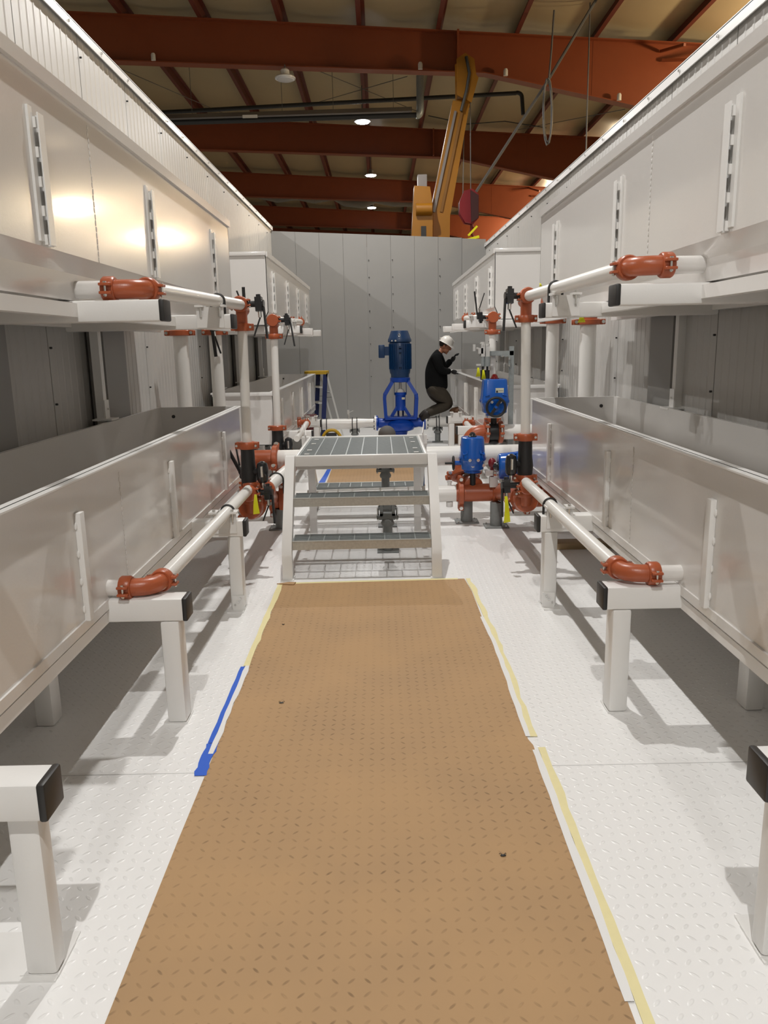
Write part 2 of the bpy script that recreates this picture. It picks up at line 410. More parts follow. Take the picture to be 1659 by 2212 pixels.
for nm, a in (('wall_hall_left', (HX0 - .1, HX0, HY0, HY1)), ('wall_hall_right', (HX1, HX1 + .1, HY0, HY1)), ('wall_hall_far', (HX0, HX1, HY1, HY1 + .1)), ('wall_hall_near', (HX0, HX1, HY0 - .1, HY0))):
    b = B(); box(b, *a, HZ, 8.9); struct(ob(nm, b, HALLR if 'right' in nm else HALL))
# skid under the deck
b = B()
for x in (-2.05, -.7, .7, 2.0): box(b, x, x + .1, -1.2, YE, HZ, -.12)
struct(ob('trim_3', b, FRAME))

# ------------------------------------------------------------------ roof steel
RY = [(2.8, 'red steel roof rafter overhead, out beyond the near deck'), (9.9, 'x'), (17.0, 'deep red steel rafter nearest the camera, above the tip of the crane boom'),
      (24.1, 'dark steel rafter behind the gas heater, second deep rafter from the camera'), (31.3, 'steel rafter just above the middle lit lamp, third from the camera'),
      (38.5, 'steel rafter behind the rolled grey insulation, fourth from the camera'), (45.6, 'farthest steel rafter, just above the white end wall')]
def bot(x): return 6.95 - .048 * x if x < 2.2 else 6.845 - .215 * (x - 2.2)
for i, (y, lab) in enumerate(RY):
    if i < 2: continue
    t = thing('roof_rafter', lab, 'beam', (0, y, bot(0)), 'steel rafters under the hall roof')
    x0, x1 = HX0, HX1
    segs = [(x0, 2.2), (2.2, x1)]
    b = B(); prism(b, [(x0, bot(x0)), (2.2, bot(2.2)), (x1, bot(x1)), (x1, rz_top(x1)), (x0, rz_top(x0))], y, y + .012); ob('web', b, STEEL, t)
    b = B()
    for a, c in segs: prism(b, [(a, bot(a) - .02), (c, bot(c) - .02), (c, bot(c)), (a, bot(a))], y - .12, y + .13)
    ob('bottom_flange', b, STEEL, t)
    b = B(); prism(b, [(x0, rz_top(x0) - .02), (x1, rz_top(x1) - .02), (x1, rz_top(x1)), (x0, rz_top(x0))], y - .12, y + .13); ob('top_flange', b, STEEL, t)
    for xs_ in (1.63, 4.35):
        b = B(); box(b, xs_, xs_ + (.04 if xs_ < 2 else .012), y - .25 if xs_ < 2 else y - .004, y, bot(xs_), rz_top(xs_) - .02); ob('splice_plate' if xs_ < 2 else 'weld_seam', b, STEEL, t)
od = ['', 'leftmost', 'second', 'third', 'fourth', 'fifth', 'sixth', 'seventh', 'eighth', 'ninth']
vis = 0
for k, x in enumerate(PX):
    if x < -5.5 or x > 6.6: continue
    vis += 1
    b = B(); z = rz_top(x) + .005
    poly = [(x - .075, z), (x + .012, z), (x + .012, z + .185), (x + .09, z + .185), (x + .09, z + .197), (x, z + .197), (x, z + .012), (x - .075, z + .012)]
    prism(b, poly, HY0 + 1, HY1 - .5)
    tag(ob('roof_purlin', b, PURL), '%s red roof purlin counted from the left where they cross the nearest rafter' % od[vis], 'beam', 'roof purlins')
def brace(label, pts):
    b = B()
    for p, q in pts: beam(b, p, q, .05, .05)
    tag(ob('flange_brace', b, STEEL), label, 'brace', 'angle braces on the orange rafters')
for y, u, v, lab in ((16.98, 1435, 125, 'angle brace on the nearest orange rafter, above the right white wall'), (31.28, 1150, 420, 'upper of two far angle braces, beside the right wall cap'), (38.4, 1098, 470, 'lower of two far angle braces, right of the crimson hook block')):
    p = at(u, v, y - .02); h = at(u - 8, v - 14, y - .02)
    brace(lab, ((h, p + V((.12, -.75, -.02))), (p + V((-.05, -.02, -.05)), p + V((1.6, -.85, -.30)))))
# thin rod bracing under the roof between the first two rafters
def wire(name, label, cat, pts, r=.008, material=None, group=None):
    b = B(); tube(b, pts, r, 6); return tag(ob(name, b, material or ROPE), label, cat, group)
rb = 'thin roof bracing rods'
wire('bracing_rod', 'thin steel rod crossing under the roof, falling to the right behind the flue', 'rod', [at(685, 152, 17.5), at(900, 240, 22.5)], group=rb)
wire('bracing_rod', 'thin steel rod crossing under the roof, rising to the right left of the flue', 'rod', [at(690, 220, 22), at(880, 165, 17.4)], group=rb)
wire('bracing_rod', 'thin steel rod under the roof near the left wall, falling to the right', 'rod', [at(235, 138, 17.4), at(490, 248, 22.6)], group=rb)
wire('bracing_rod', 'thin steel rod under the roof at the right, rising to the right', 'rod', [at(1110, 282, 23.2), at(1350, 236, 17.8)], group=rb)
wire('sag_strap', 'dark cord strung along the roof between the two rafters, right of the boom', 'cord', [at(925, 250, 22), at(1010, 268, 22), at(1090, 262, 22), at(1180, 276, 22)], .012, IRON)

# gas heater, flue, gas pipe
t = thing('radiant_heater', 'long dark tube heater with a sloping metal reflector hung under the roof', 'heater', (-2, 19, 6.5))
a, c = V((-5.2, 19, 6.66)), V((.83, 19, 6.73))
b = B(); prof = [(-.20, -.05), (-.07, .07), (.07, .07), (.20, -.05), (.195, -.055), (.06, .055), (-.06, .055), (-.195, -.055)]
loft(b, [[p + V((0, yy, zz)) for yy, zz in prof] for p in (a, c)]); ob('reflector', b, CRANED, t)
b = B(); cyl(b, a + V((0, 0, -.085)), c + V((.18, 0, -.085)), .055, n=14); ob('burner_tube', b, IRON, t)
b = B(); box(b, -2.95, -2.62, 18.79, 18.82, 6.60, 6.66); ob('nameplate', b, CAPC, t)
for u in (415, 610, 720, 850):
    p = at(u, 244, 19); p.z = 6.66 + (p.x + 5.2) * .0116 + .06
    s = B(); cyl(s, p, V((p.x, 19, roof_skin(p.x) - .02)), .006, n=6); ob('hanger_wire', s, ROPE, t)
b = B(); tube(b, [c + V((.10, 0, -.085))] + arc(c + V((.12, 0, -.085)), V((1.02, 19, 6.645)), V((1.02, 19, 6.80))) + [V((1.02, 19, 7.45))], .085, 14)
tag(ob('flue_pipe', b, GALV), 'short galvanised flue pipe rising from the right end of the tube heater', 'pipe')
pL, pR = at(330, 244, 19.5), at(1128, 200, 19.5)
b = B(); tube(b, [pL, pR - V((.14, 0, .01))] + arc(pR - V((.13, 0, 0)), pR, pR - V((0, 0, .13)), 5) + [at(1130, 248, 19.5)], .045, 10)
tag(ob('gas_pipe', b, IRON), 'thin black gas pipe running across under the roof with a drop at its right end', 'pipe')
# small white plastic caps on the bottom flange of the nearest rafter
for u, v, w in ((331, 122, 'far left'), (908, 150, 'left of the boom'), (1092, 172, 'just right of the boom tip'), (1337, 218, 'far right')):
    p = at(u, v, 16.86); p.z = bot(p.x)
    b = B(); lathe(b, p - V((0, 0, .0)), (0, 0, 1), [(0, .022), (0, .045), (.10, .045), (.13, .03), (.14, .0)], 12)
    tag(ob('plastic_cap', b, BULB), 'small pale capped fitting on the nearest rafter flange, %s' % w, 'fitting', 'pale fittings on the nearest rafter')

# high bay lamps
def lamp(y, x, z, label, lit, top, group='round high bay lamps'):
    t = thing('high_bay_lamp', label, 'lamp', (x, y, z), group)
    b = B(); lathe(b, (x, y, z), (0, 0, 1), [(.004, .17), (0, .20), (.02, .205), (.045, .18), (.05, .09), (.16, .085), (.19, .05)], 24); ob('housing', b, TRIM if not lit else CRANED, t)
    b = B(); lathe(b, (x, y, z), (0, 0, 1), [(-.03, .10), (-.02, .16), (.003, .17)], 24); ob('lens', b, LENS if lit else OFFLENS, t)
    b = B(); cyl(b, (x, y, z + .18), (x, y, top), .012, n=8); ob('hanger', b, ROPE, t)
def down_light(x, y, z, power, size=.10, col=(1, .975, .94), spread=PI):
    l = bpy.data.lights.new('lamp_light', 'AREA'); l.shape = 'DISK'; l.size = size; l.energy = power; l.color = col; l.spread = spread
    o = bpy.data.objects.new('lamp_light', l); C.objects.link(o); o.location = (x, y, z)
    return o
for y, u, v, lab in ((20.5, 783, 263, 'lit round lamp nearest the camera, just below the tube heater'), (27.6, 801, 379, 'lit round lamp in the middle of the row, against the third rafter'), (34.7, 803, 449, 'farthest lit round lamp, lowest in the picture')):
    p = at(u, v, y); lamp(y, p.x, p.z, lab, True, roof_skin(p.x) - .05)
p = at(615, 156, 16.8); lamp(16.85, p.x, bot(p.x) - .26, 'unlit white round lamp hung under the nearest rafter', False, bot(p.x))
KEY = 258
for y, e in ((-8.5, 1.0), (-1.4, 1.0), (6.1, .95), (13.4, .85), (20.5, .7), (27.6, .5), (34.7, .5)): down_light(-.25, y, 6.85, KEY * e)
def side_lamp(x, y, z, power, col, r=.22):
    l = bpy.data.lights.new('lamp_light', 'POINT'); l.energy = power; l.shadow_soft_size = r; l.color = col
    o = bpy.data.objects.new('lamp_light', l); C.objects.link(o); o.location = (x, y, z)
WARM = (1, .80, .52)
side_lamp(8.8, 14.2, 5.7, 820, WARM); side_lamp(8.3, 28.6, 6.5, 720, WARM); side_lamp(7.6, 36.2, 6.5, 800, WARM)
down_light(-6.3, 3.0, 6.8, 270); down_light(-6.3, 11.0, 6.8, 320)

# crane behind the end wall
t = thing('crane_boom', 'yellow telescopic crane boom standing behind the white end wall', 'crane', (1.25, 16.5, HZ))
cy = 16.45
b = B(); beam(b, (1.12, cy, HZ), at(949, 462, cy), .50, .40, up=(0, 1, 0), w2=.40, h2=.36); ob('outer_boom', b, CRANE, t)
b = B(); beam(b, at(949, 470, cy), at(995, 225, cy), .40, .34, up=(0, 1, 0), w2=.33, h2=.28); ob('inner_boom', b, CRANE, t)
b = B()
for du, mm in ((-15, 0),): beam(b, at(937, 458, cy - .19), at(984, 240, cy - .17), .055, .03, up=(0, 1, 0), w2=.045)
ob('wear_strip', b, CRANED, t)
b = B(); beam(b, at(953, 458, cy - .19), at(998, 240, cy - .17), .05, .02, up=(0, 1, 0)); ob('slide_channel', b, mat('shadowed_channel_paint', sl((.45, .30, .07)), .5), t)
b = B(); P1, P2, P3, P4 = at(985, 212, cy), at(984, 135, cy), at(1022, 135, cy), at(1026, 168, cy)
for yy in (-.20, .12): prism(b, [(P1.x, P1.z), (P2.x, P2.z), (at(1003, 122, cy).x, at(1003, 122, cy).z), (P3.x, P3.z), (P4.x, P4.z), (at(1031, 175, cy).x, at(1031, 175, cy).z), (at(1016, 228, cy).x, at(1016, 228, cy).z)], cy + yy, cy + yy + .03)
box(b, P1.x + .02, P3.x - .03, cy - .18, cy + .13, P1.z, P1.z + .30); ob('boom_head', b, CRANE, t)
b = B(); tube(b, [at(1007, 122, cy - .23), at(1014, 158, cy - .23), at(1008, 195, cy - .23), at(996, 240, cy - .23)], .03, 8); ob('hydraulic_hose', b, IRON, t)
b = B(); q1, q2 = at(885, 530, cy - .25), at(931, 420, cy - .25)
loft(b, [[V((x, yy, z)) for x, z in ((at(882, 530, cy).x, 2.9), (at(930, 530, cy).x, 2.9), (at(932, 452, cy).x, at(932, 452, cy).z), (at(926, 412, cy).x, at(926, 412, cy).z), (at(893, 410, cy).x, at(893, 410, cy).z), (at(891, 450, cy).x, at(891, 450, cy).z))] for yy in (cy - .42, cy - .02)]); ob('winch_housing', b, CRANE, t)
b = B(); p = at(914, 452, cy - .45); cyl(b, p + V((-.14, 0, 0)), p + V((.17, 0, 0)), .11, n=16); ob('winch_drum', b, CRANE, t)
b = B(); box(b, at(897, 1, cy).x, at(917, 1, cy).x, cy - .35, cy - .1, at(905, 412, cy).z, at(905, 385, cy).z); ob('sheave_bracket', b, CRANED, t)
b = B(); p = at(915, 500, cy - .43); box(b, p.x - .05, p.x + .05, p.y, p.y + .02, p.z - .16, p.z + .10); ob('access_slot', b, IRON, t)
p = at(1012, 448, cy)
t = thing('hook_block', 'crimson hook block hanging on ropes right of the crane boom', 'hook', p)
b = B(); hx = [(-.19, .10), (-.10, .29), (.06, .33), (.19, .22), (.19, -.22), (.08, -.33), (-.08, -.30), (-.19, -.12)]
for yy in (-.13, .06): prism(b, [(p.x + x, p.z + z) for x, z in hx], p.y + yy, p.y + yy + .05)
ob('side_plate', b, CRIM, t)
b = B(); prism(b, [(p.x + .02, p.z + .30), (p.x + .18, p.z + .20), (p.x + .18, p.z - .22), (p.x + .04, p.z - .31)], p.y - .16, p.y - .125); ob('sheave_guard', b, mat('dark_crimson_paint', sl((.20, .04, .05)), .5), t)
b = B(); cyl(b, p + V((0, -.07, 0)), p + V((0, .06, 0)), .16, n=20); ob('sheave', b, CRANED, t)
b = B(); h = p + V((.07, 0, -.33)); tube(b, [h + V((0, 0, .06)), h + V((0, 0, -.18)), h + V((.06, 0, -.26)), h + V((.02, 0, -.36)), h + V((-.07, 0, -.33)), h + V((-.08, 0, -.26))], [.035, .03, .035, .035, .025, .012], 10); ob('hook', b, CRIM, t)
b = B(); h = at(1022, 500, cy - .05); beam(b, h + V((-.10, 0, -.08)), h + V((.08, 0, .10)), .05, .04); beam(b, h + V((-.12, 0, -.16)), h + V((.12, 0, -.10)), .05, .05); beam(b, h + V((.06, 0, -.3)), h + V((.06, 0, .14)), .04, .04)
tag(ob('yellow_latch', b, YEL), 'bright yellow lifting latch held by the crimson hook, just above the end wall', 'latch')
for u0, u1, lab in ((1003, 1000, 'left one of two hoist ropes down to the crimson hook block'), (1016, 1017, 'right one of two hoist ropes down to the crimson hook block')):
    wire('hoist_rope', lab, 'rope', [at(u0, 215, cy - .05), at(u1, 418, cy - .05)], .010, group='hoist ropes')
wire('guy_rope', 'thick dark rope slanting from the top right down to the crimson hook block', 'rope', [at(1292, -8, 15.6), at(1180, 180, 15.9), at(1026, 418, 16.4)], .028)
# hanging cables at the right
pts = [at(1197, 22, 15.8), at(1191, 110, 15.8), at(1186, 168, 15.8)]
for k in range(26):
    a = k / 25 * 4 * PI; pts.append(at(1184 + 9 * math.sin(a) - 2 * (k / 25), 238 - 70 * math.cos(a) + (6 if k > 12 else 0), 15.8 + .03 * (k % 3)))
wire('coiled_cable', 'grey cable hanging in long loops right of the slanting rope', 'cable', pts, .018, ROPE)
wire('drop_cable', 'thin cable hanging straight down in front of the orange rafter', 'cable', [at(1275, -6, 15.8), at(1266, 330, 15.8)], .013)
# rolled insulation sagging along the third rafter
bb = B(); rp = [at(u, v, 34.0) for u, v in ((560, 424), (600, 430), (640, 426), (680, 431), (720, 427), (745, 438), (785, 440), (810, 432), (850, 437), (890, 440))]
tube(bb, rp, [.10, .15, .11, .16, .10, .15, .19, .12, .17, .12], 10)
tag(ob('insulation_roll', bb, WOOL), 'sagging grey roll of insulation strung below the far rafters', 'insulation')

# ------------------------------------------------------------------ racks, troughs
def rack(label, sg, xi, xpost, xarm, xback, legs, uppers, ylo, yhi, z0, zu, far=False):
    """sg=-1 left / +1 right. xi = inner face of the side beam; xarm = aisle end of the arms"""
    t = thing('support_rack', label, 'rack', (xi, (ylo + yhi) / 2, 0))
    def bx(x0, x1, *a, **k): return box(B(), min(x0, x1), max(x0, x1), *a, **k)
    for j, y in enumerate(legs):
        o = ob('leg', bx(xpost, xpost + sg * .082, y, y + (.10 if j or far else .065), .008, z0, r=.012), FRAME, t)
        b = bx(xpost - sg * .002, xpost + sg * .10, y - (.05 if j == 2 or far else -.002), y + .12, 0, .008); ob('foot_plate', b, FRAME, t)
        if j == 0 and not far:
            b = bx(xpost, xpost + sg * .3, y - .015, y + .16, 0, .006); s = ob('foot_plate', b, FRAME, t)
            b = B(); cyl(b, (xpost + sg * .23, y + .05, .004), (xpost + sg * .23, y + .05, .010), .011, n=12); ob('bolt', b, IRON, s)
        if j == 2 or far:
            b = bx(xpost - sg * .004, xpost + sg * .07, y - .008, y + .002, .008, .10); s = ob('foot_angle', b, FRAME, t)
            for dx, zz in ((.02, .08), (.055, .04), (.035, .06)):
                b = B(); cyl(b, (xpost + sg * dx, y - .014, zz), (xpost + sg * dx, y - .006, zz), .006, n=8); ob('bolt', b, ZINC, s)
        ob('leg', bx(xback - sg * .30, xback - sg * .38, y, y + .10, 0, z0, r=.012), FRAME, t)
        y -= .028 if (j == 0 and not far) else 0
        ob('arm', bx(xarm + sg * .004, xback - sg * .02, y, y + .105, z0, z0 + .10, r=.010), FRAME, t)
        b = bx(xarm - sg * .010, xarm + sg * .012, y - .001, y + .106, z0 - .001, z0 + .101, r=.007); ob('end_cap', b, RUBBER, t)
    for y in uppers:
        ob('arm', bx(xarm + sg * .004, xback - sg * .02, y, y + .105, zu, zu + .082, r=.010), FRAME, t)
        b = bx(xarm - sg * .010, xarm + sg * .012, y - .001, y + .106, zu - .001, zu + .083, r=.007); ob('end_cap', b, RUBBER if not far or y < 9.5 else FRAME, t)
    ob('side_beam', bx(xi, xi + sg * .05, ylo, yhi, z0 + .0, z0 + .050), FRAME, t)
    ob('side_beam', bx(xi, xi + sg * .05, ylo, yhi, zu + .020, zu + .072), FRAME, t)
    ob('back_beam', bx(xback - sg * .06, xback - sg * .01, ylo, yhi, z0, z0 + .062), FRAME, t)
    ob('back_beam', bx(xback - sg * .06, xback - sg * .01, ylo, yhi, zu + .025, zu + .085), FRAME, t)
    for y in ([3.45, 5.30] if not far else [9.2, 10.6, 12.6]):
        xb = xback + sg * .04
        ob('upright', bx(xb, xb + sg * .055, y, y + .06, z0, zu + .025), FRAME, t)
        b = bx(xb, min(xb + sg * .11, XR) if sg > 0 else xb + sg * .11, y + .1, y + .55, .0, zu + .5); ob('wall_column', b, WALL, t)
        b = bx(xb - sg * .06, xb + sg * .07, y - .05, y + .10, 1.135, 1.147); box(b, min(xb - sg * .01, xb), max(xb - sg * .01, xb), y - .012, y + .07, 1.147, 1.27); s = ob('bracket', b, FRAME, t)
        b = B(); cyl(b, (xb - sg * .008, y + .03, 1.21), (xb - sg * .018, y + .03, 1.21), .007, n=8); ob('bolt', b, ZINC, s)
    # pipe saddle on the second arm
    for yy, zz, h in ((legs[-1], z0 + .10, .05), (uppers[-1] if not far else uppers[0], zu + .082, .04)):
        b = bx(xarm + sg * .045, xarm + sg * .20, yy - .012, yy - .002, zz - .075, zz + h)
        box(b, min(xarm + sg * .035, xarm + sg * .085), max(xarm + sg * .035, xarm + sg * .085), yy - .035, yy + .045, zz + h, zz + h + .012)
        box(b, min(xarm + sg * .155, xarm + sg * .205), max(xarm + sg * .155, xarm + sg * .205), yy - .035, yy + .045, zz + h, zz + h + .012)
        s = ob('pipe_saddle', b, FRAME, t)
        for dx in (.065, .175):
            b = B(); cyl(b, (xarm + sg * dx, yy - .02, zz + h - .002), (xarm + sg * dx, yy - .02, zz + h - .055), .007, n=8); cyl(b, (xarm + sg * dx, yy - .02, zz + h + .012), (xarm + sg * dx, yy - .02, zz + h + .022), .011, n=6); ob('bolt', b, ZINC, s)
    return t
rack('white steel support rack under the near left troughs', -1, -1.17, -.873, -.845, -1.83, [1.735, 3.125, 4.61], [1.64, 3.125, 4.61], .2, 6.48, .472, 1.708)
rack('white steel support rack under the near right troughs', 1, 1.26, .970, .935, 1.95, [1.745, 3.14, 4.545], [1.64, 3.14, 4.545], .2, 6.52, .478, 1.733)
rack('white steel support rack under the far left troughs, beside the stepladder', -1, -1.17, -.87, -.85, -1.83, [9.55, 10.95], [8.65, 10.05, 11.45], 8.5, 14.0, .485, 1.74, True)
rack('white steel support rack under the far right troughs, beside the kneeling worker', 1, 1.26, .95, .93, 1.95, [9.55, 10.95], [8.65, 10.05, 11.45], 8.55, 14.2, .50, 1.76, True)

def trough(label, sg, xi, xo, y0, y1, z0, z1, stiff, upper, seam=None):
    t = thing('water_trough', label, 'trough', ((xi + xo) / 2, (y0 + y1) / 2, z0)); e = .006; b = B()
    if upper:   # sloped chamfer into a narrower sump
        zc = z1 - .61; pr = [(xi, z1), (xi, zc), (xi + sg * .030, zc - .065), (xi + sg * .030, z0 + .02), (xi + sg * .030, z0), (xo - sg * .04, z0), (xo - sg * .04, zc - .055), (xo, zc), (xo, z1)]
        inn = [(xo - sg * e, z1), (xo - sg * e, zc), (xo - sg * (.04 + e), zc - .055), (xo - sg * (.04 + e), z0 + e), (xi + sg * (.030 + e), z0 + e), (xi + sg * (.030 + e), zc - .06), (xi + sg * e, zc + .005), (xi + sg * e, z1)]
    else:
        pr = [(xi, z1), (xi, z0), (xo, z0), (xo, z1)]; inn = [(xo - sg * e, z1), (xo - sg * e, z0 + e), (xi + sg * e, z0 + e), (xi + sg * e, z1)]
    prism(b, pr + inn, y0, y1)
    cap_poly = pr
    prism(b, cap_poly, y0, y0 + e); prism(b, cap_poly, y1 - e, y1)
    ob('trough_shell', b, WHITE, t, smooth=20)
    b = B(); q = lambda a, c: (min(a, c), max(a, c))
    zt = z1; h = .050 if upper else .006; w = .018 if upper else .028
    box(b, *q(xi - sg * w, xi + sg * .0), y0 - .0, y1, zt - h, zt)
    box(b, *q(xi, xi + sg * .034), y0, y1, zt - (0 if upper else .006), zt + (.004 if upper else 0))
    box(b, *q(xo, xo + sg * .02), y0, y1, zt - .02, zt, r=.003)
    box(b, *q(xi, xo), y1, y1 + .02, zt - .04, zt, r=.003); box(b, *q(xi, xo), y0 - .02, y0, zt - .04, zt, r=.003)
    ob('rim', b, WHITE if upper else FRAME, t)
    if not upper:
        b = B(); box(b, *q(xi - sg * .008, xi), y0, y1, z0 - .0, z0 + .04); ob('lip', b, WHITE, t)
        b = B(); p = V((xo - sg * .11, y1 - e, z1 - .075)); cyl(b, p, p + V((0, -.008, 0)), .014, n=14); ob('drain_plug', b, RUBBER, t)
    zs0 = (z1 - .605 if upper else z0 + .035); zs1 = zs0 + .43
    for y in stiff:
        b = B()
        if upper:
            box(b, *q(xi - sg * .026, xi - sg * .021), y, y + .046, zs0, zs1); box(b, *q(xi - sg * .023, xi), y + .040, y + .046, zs0, zs1)
            box(b, *q(xi - sg * .009, xi), y - .038, y - .006, zs0 + .01, zs1 + .015)
            for k in range(5):
                zz = zs0 + k * .095; box(b, *q(xi - sg * .018, xi), y - .008, y + .004, zz, zz + .034)
        else:
            box(b, *q(xi - sg * .024, xi), y, y + .044, zs0, zs1, r=.003)
            for k in range(4): ball(b, (xi - sg * .004, y - .002, zs0 + .05 + k * .11), .006, .005, .016, 8, 6)
        box(b, *q(xi - sg * .014, xi), y + .054, y + .066, zs0, zs1 - .01)
        ob('stiffener', b, FRAME, t)
    if seam:
        b = B()
        for k in range(22):
            zz = (z1 - .60 if upper else z0 + .05) + k * ((.54 if upper else .50) / 22); ball(b, (xi - sg * .001, seam + .004 * math.sin(k * 3.1), zz), .002, .006, .011, 8, 6)
        ob('weld_bead', b, WHITE, t)
    return t
trough('lower white steel trough at near left, open top below eye level', -1, -1.17, -1.82, .2, 6.45, .534, 1.13, [1.49, 2.88, 4.215, 5.68], False, 3.42)
trough('lower white steel trough at near right, open top below eye level', 1, 1.26, 1.94, .2, 6.50, .540, 1.145, [1.48, 2.865, 4.24, 5.75], False, 3.86)
trough('upper white steel trough at near left, high on its rack', -1, -1.17, -1.82, .2, 6.42, 1.793, 2.57, [1.50, 2.87, 4.22, 5.75], True, 3.42)
trough('upper white steel trough at near right, high on its rack', 1, 1.26, 1.94, .2, 6.30, 1.818, 2.58, [1.55, 2.93, 4.26, 5.73], True, 3.80)
trough('lower white steel trough at far left, beside the stepladder', -1, -1.17, -1.82, 8.5, 13.95, .548, 1.125, [9.2, 10.35, 11.55, 12.9], False)
trough('lower white steel trough at far right, where the worker kneels', 1, 1.26, 1.94, 8.55, 14.15, .563, 1.145, [9.2, 10.35, 11.6, 13.0], False)
trough('upper white steel trough at far left, above the stepladder', -1, -1.17, -1.82, 8.5, 13.6, 1.826, 2.575, [8.95, 10.3, 11.6, 12.9], True)
trough('upper white steel trough at far right, above the kneeling worker', 1, 1.26, 1.94, 8.75, 13.6, 1.846, 2.59, [9.05, 10.3, 11.6, 12.9], True)

# ------------------------------------------------------------------ feed pipes with end elbows, risers
RP = .0345
def feed(label, sg, xi, p0, p1, yub, stub_x, far=False):
    """pipe along y from p0 to p1; elbow at p0 turning into a stub on the trough side"""
    p0, p1 = V(p0), V(p1); t = thing('feed_pipe', label, 'pipe', p0)
    d = (p1 - p0).normalized(); k = V((p0.x + sg * .03, p0.y - .10, p0.z)); s = V((sg, -.02, 0))
    a0 = p0 + d * .0; corner = p0 - d * .085
    pipe(t, [p0 + d * .01, p1], RP)
    q = corner + V((sg * .11, 0, 0))
    elbow(t, p0, corner, q, RP)
    coupling(t, p0 + d * .012, d, RP, pad=(1, 0, 0)); coupling(t, q + V((sg * .012, 0, 0)), (1, 0, 0), RP, pad=(0, -1, 0))
    pipe(t, [q, V((stub_x, q.y, q.z))], RP, 'stub', WHITE)
    if yub:
        f = (yub - p0.y) / (p1.y - p0.y); u_bolt(t, p0 + (p1 - p0) * f, d, RP)
    return t
feed('lower feed pipe with orange end elbow along the near left trough', -1, -1.17, (-.97, 3.25, .615), (-.94, 5.36, .625), 4.66, -1.18)
feed('lower feed pipe with orange end elbow along the near right trough', 1, 1.26, (1.02, 3.26, .628), (1.005, 5.36, .640), 4.60, 1.27)
feed('upper feed pipe with orange end elbow along the near left trough', -1, -1.17, (-.945, 3.30, 1.838), (-.925, 5.36, 1.880), 4.66, -1.26)
feed('upper feed pipe with orange end elbow along the near right trough', 1, 1.26, (1.02, 3.30, 1.888), (1.005, 5.36, 1.900), 4.60, 1.35)

def riser(label, x, y, z0, z1, sg, r=.033, top=True):
    t = thing('riser_pipe', label, 'pipe', (x, y, z0))
    pipe(t, [(x, y, z0), (x + (.012 * -sg), y, z1 - .05)], r)
    coupling(t, (x, y, z0 + .012), (0, 0, 1), r * 1.25, pad=(1, -.1, 0)); xt = x - sg * .012
    coupling(t, (xt, y, z1 - .065), (0, 0, 1), r * 1.15, pad=(1, -.1, 0))
    if top:
        b = B(); tube(b, [(xt, y, z1 - .05), (xt, y, z1 + .02)] + arc((xt, y, z1 + .03), (xt, y, z1 + .085), (xt, y - .05, z1 + .085), 6), r * 1.15, 18); tube(b, [(xt, y, z1 + .05), (xt, y + .12, z1 + .05)], r * 1.1, 18)
        ob('elbow', b, ORANGE, t)
        coupling(t, (xt, y - .045, z1 + .085), (0, 1, 0), r * 1.12, pad=(1, 0, .15))
    return t
riser('white riser pipe at near left, standing on a black butterfly valve', -.945, 5.45, .915, 1.80, -1)
riser('white riser pipe at near right, standing on a black butterfly valve', 1.012, 5.45, .935, 1.82, 1)
riser_valve('black butterfly valve below the near left riser pipe', -.945, 5.45, .61, .905, .050, (1, -.35, 0))
riser_valve('black butterfly valve below the near right riser pipe', 1.012, 5.45, .625, .925, .050, (-1, -.35, 0))
tR = None
riser('white riser pipe at far left, beyond the big orange tee', -1.035, 7.75, .80, 1.765, -1, .036)
riser('white riser pipe at far right, behind the blue actuator with the red dome', 1.205, 8.42, .77, 1.775, 1, .036)
riser_valve('black butterfly valve below the far left riser pipe', -1.035, 7.75, .52, .80, .058, (1, -.35, 0))
def far_feed(label, p0, p1, sg, end):
    t = thing('feed_pipe', label, 'pipe', p0); pipe(t, [p0, p1], RP); d = (V(p1) - V(p0)).normalized()
    e = V(p1); elbow(t, e, e + d * .09, e + d * .09 + V((sg * .10, 0, 0)), RP); coupling(t, e - d * .01, d, RP); coupling(t, e + d * .09 + V((sg * .11, 0, 0)), (1, 0, 0), RP)
    pipe(t, [e + d * .09 + V((sg * .10, 0, 0)), V((end, (e + d * .09).y, e.z))], RP, 'stub'); return t
far_feed('upper far left feed pipe running back from the riser', (-1.0, 7.72, 1.85), (-.97, 9.9, 1.895), -1, -1.25)
far_feed('upper far right feed pipe running back from the riser', (1.185, 8.40, 1.86), (1.07, 9.9, 1.90), 1, 1.34)
far_feed('lower far left feed pipe seen above the stair platform', at(641, 948, 9.0), at(663, 914, 10.4), -1, -1.18)
far_feed('lower far right feed pipe left of the blue actuator with the red dome', at(1032, 942, 9.0), at(1007, 914, 10.4), 1, 1.27)

# tall drop pipes behind, at the gap between the trough modules
def drop(label, x, y, z0, z1, r):
    t = thing('drop_pipe', label, 'pipe', (x, y, z0)); pipe(t, [(x, y, z0), (x, y, z1)], r)
    coupling(t, (x, y, z1 + .005), (0, 0, 1), r, pad=(1, 0, 0)); b = B(); tube(b, [(x, y, z1), (x, y, z1 + .05)] + arc((x, y, z1 + .06), (x, y, z1 + .16), (x - (.10 if x > 0 else -.10), y, z1 + .16), 6), r * 1.06, 18); ob('elbow', b, ORANGE, t)
    return t
drop('white drop pipe left of the near left riser, in the gap between troughs', -1.43, 6.95, .68, 1.73, .055)
drop('white drop pipe nearest the left wall, between the two left troughs', -1.735, 6.95, .68, 1.73, .064)
drop('white drop pipe right of the near right riser, in the gap between troughs', 1.51, 6.95, .68, 1.77, .055)
drop('thick white drop pipe nearest the right wall, between the right troughs', 1.82, 6.95, .68, 1.755, .070)

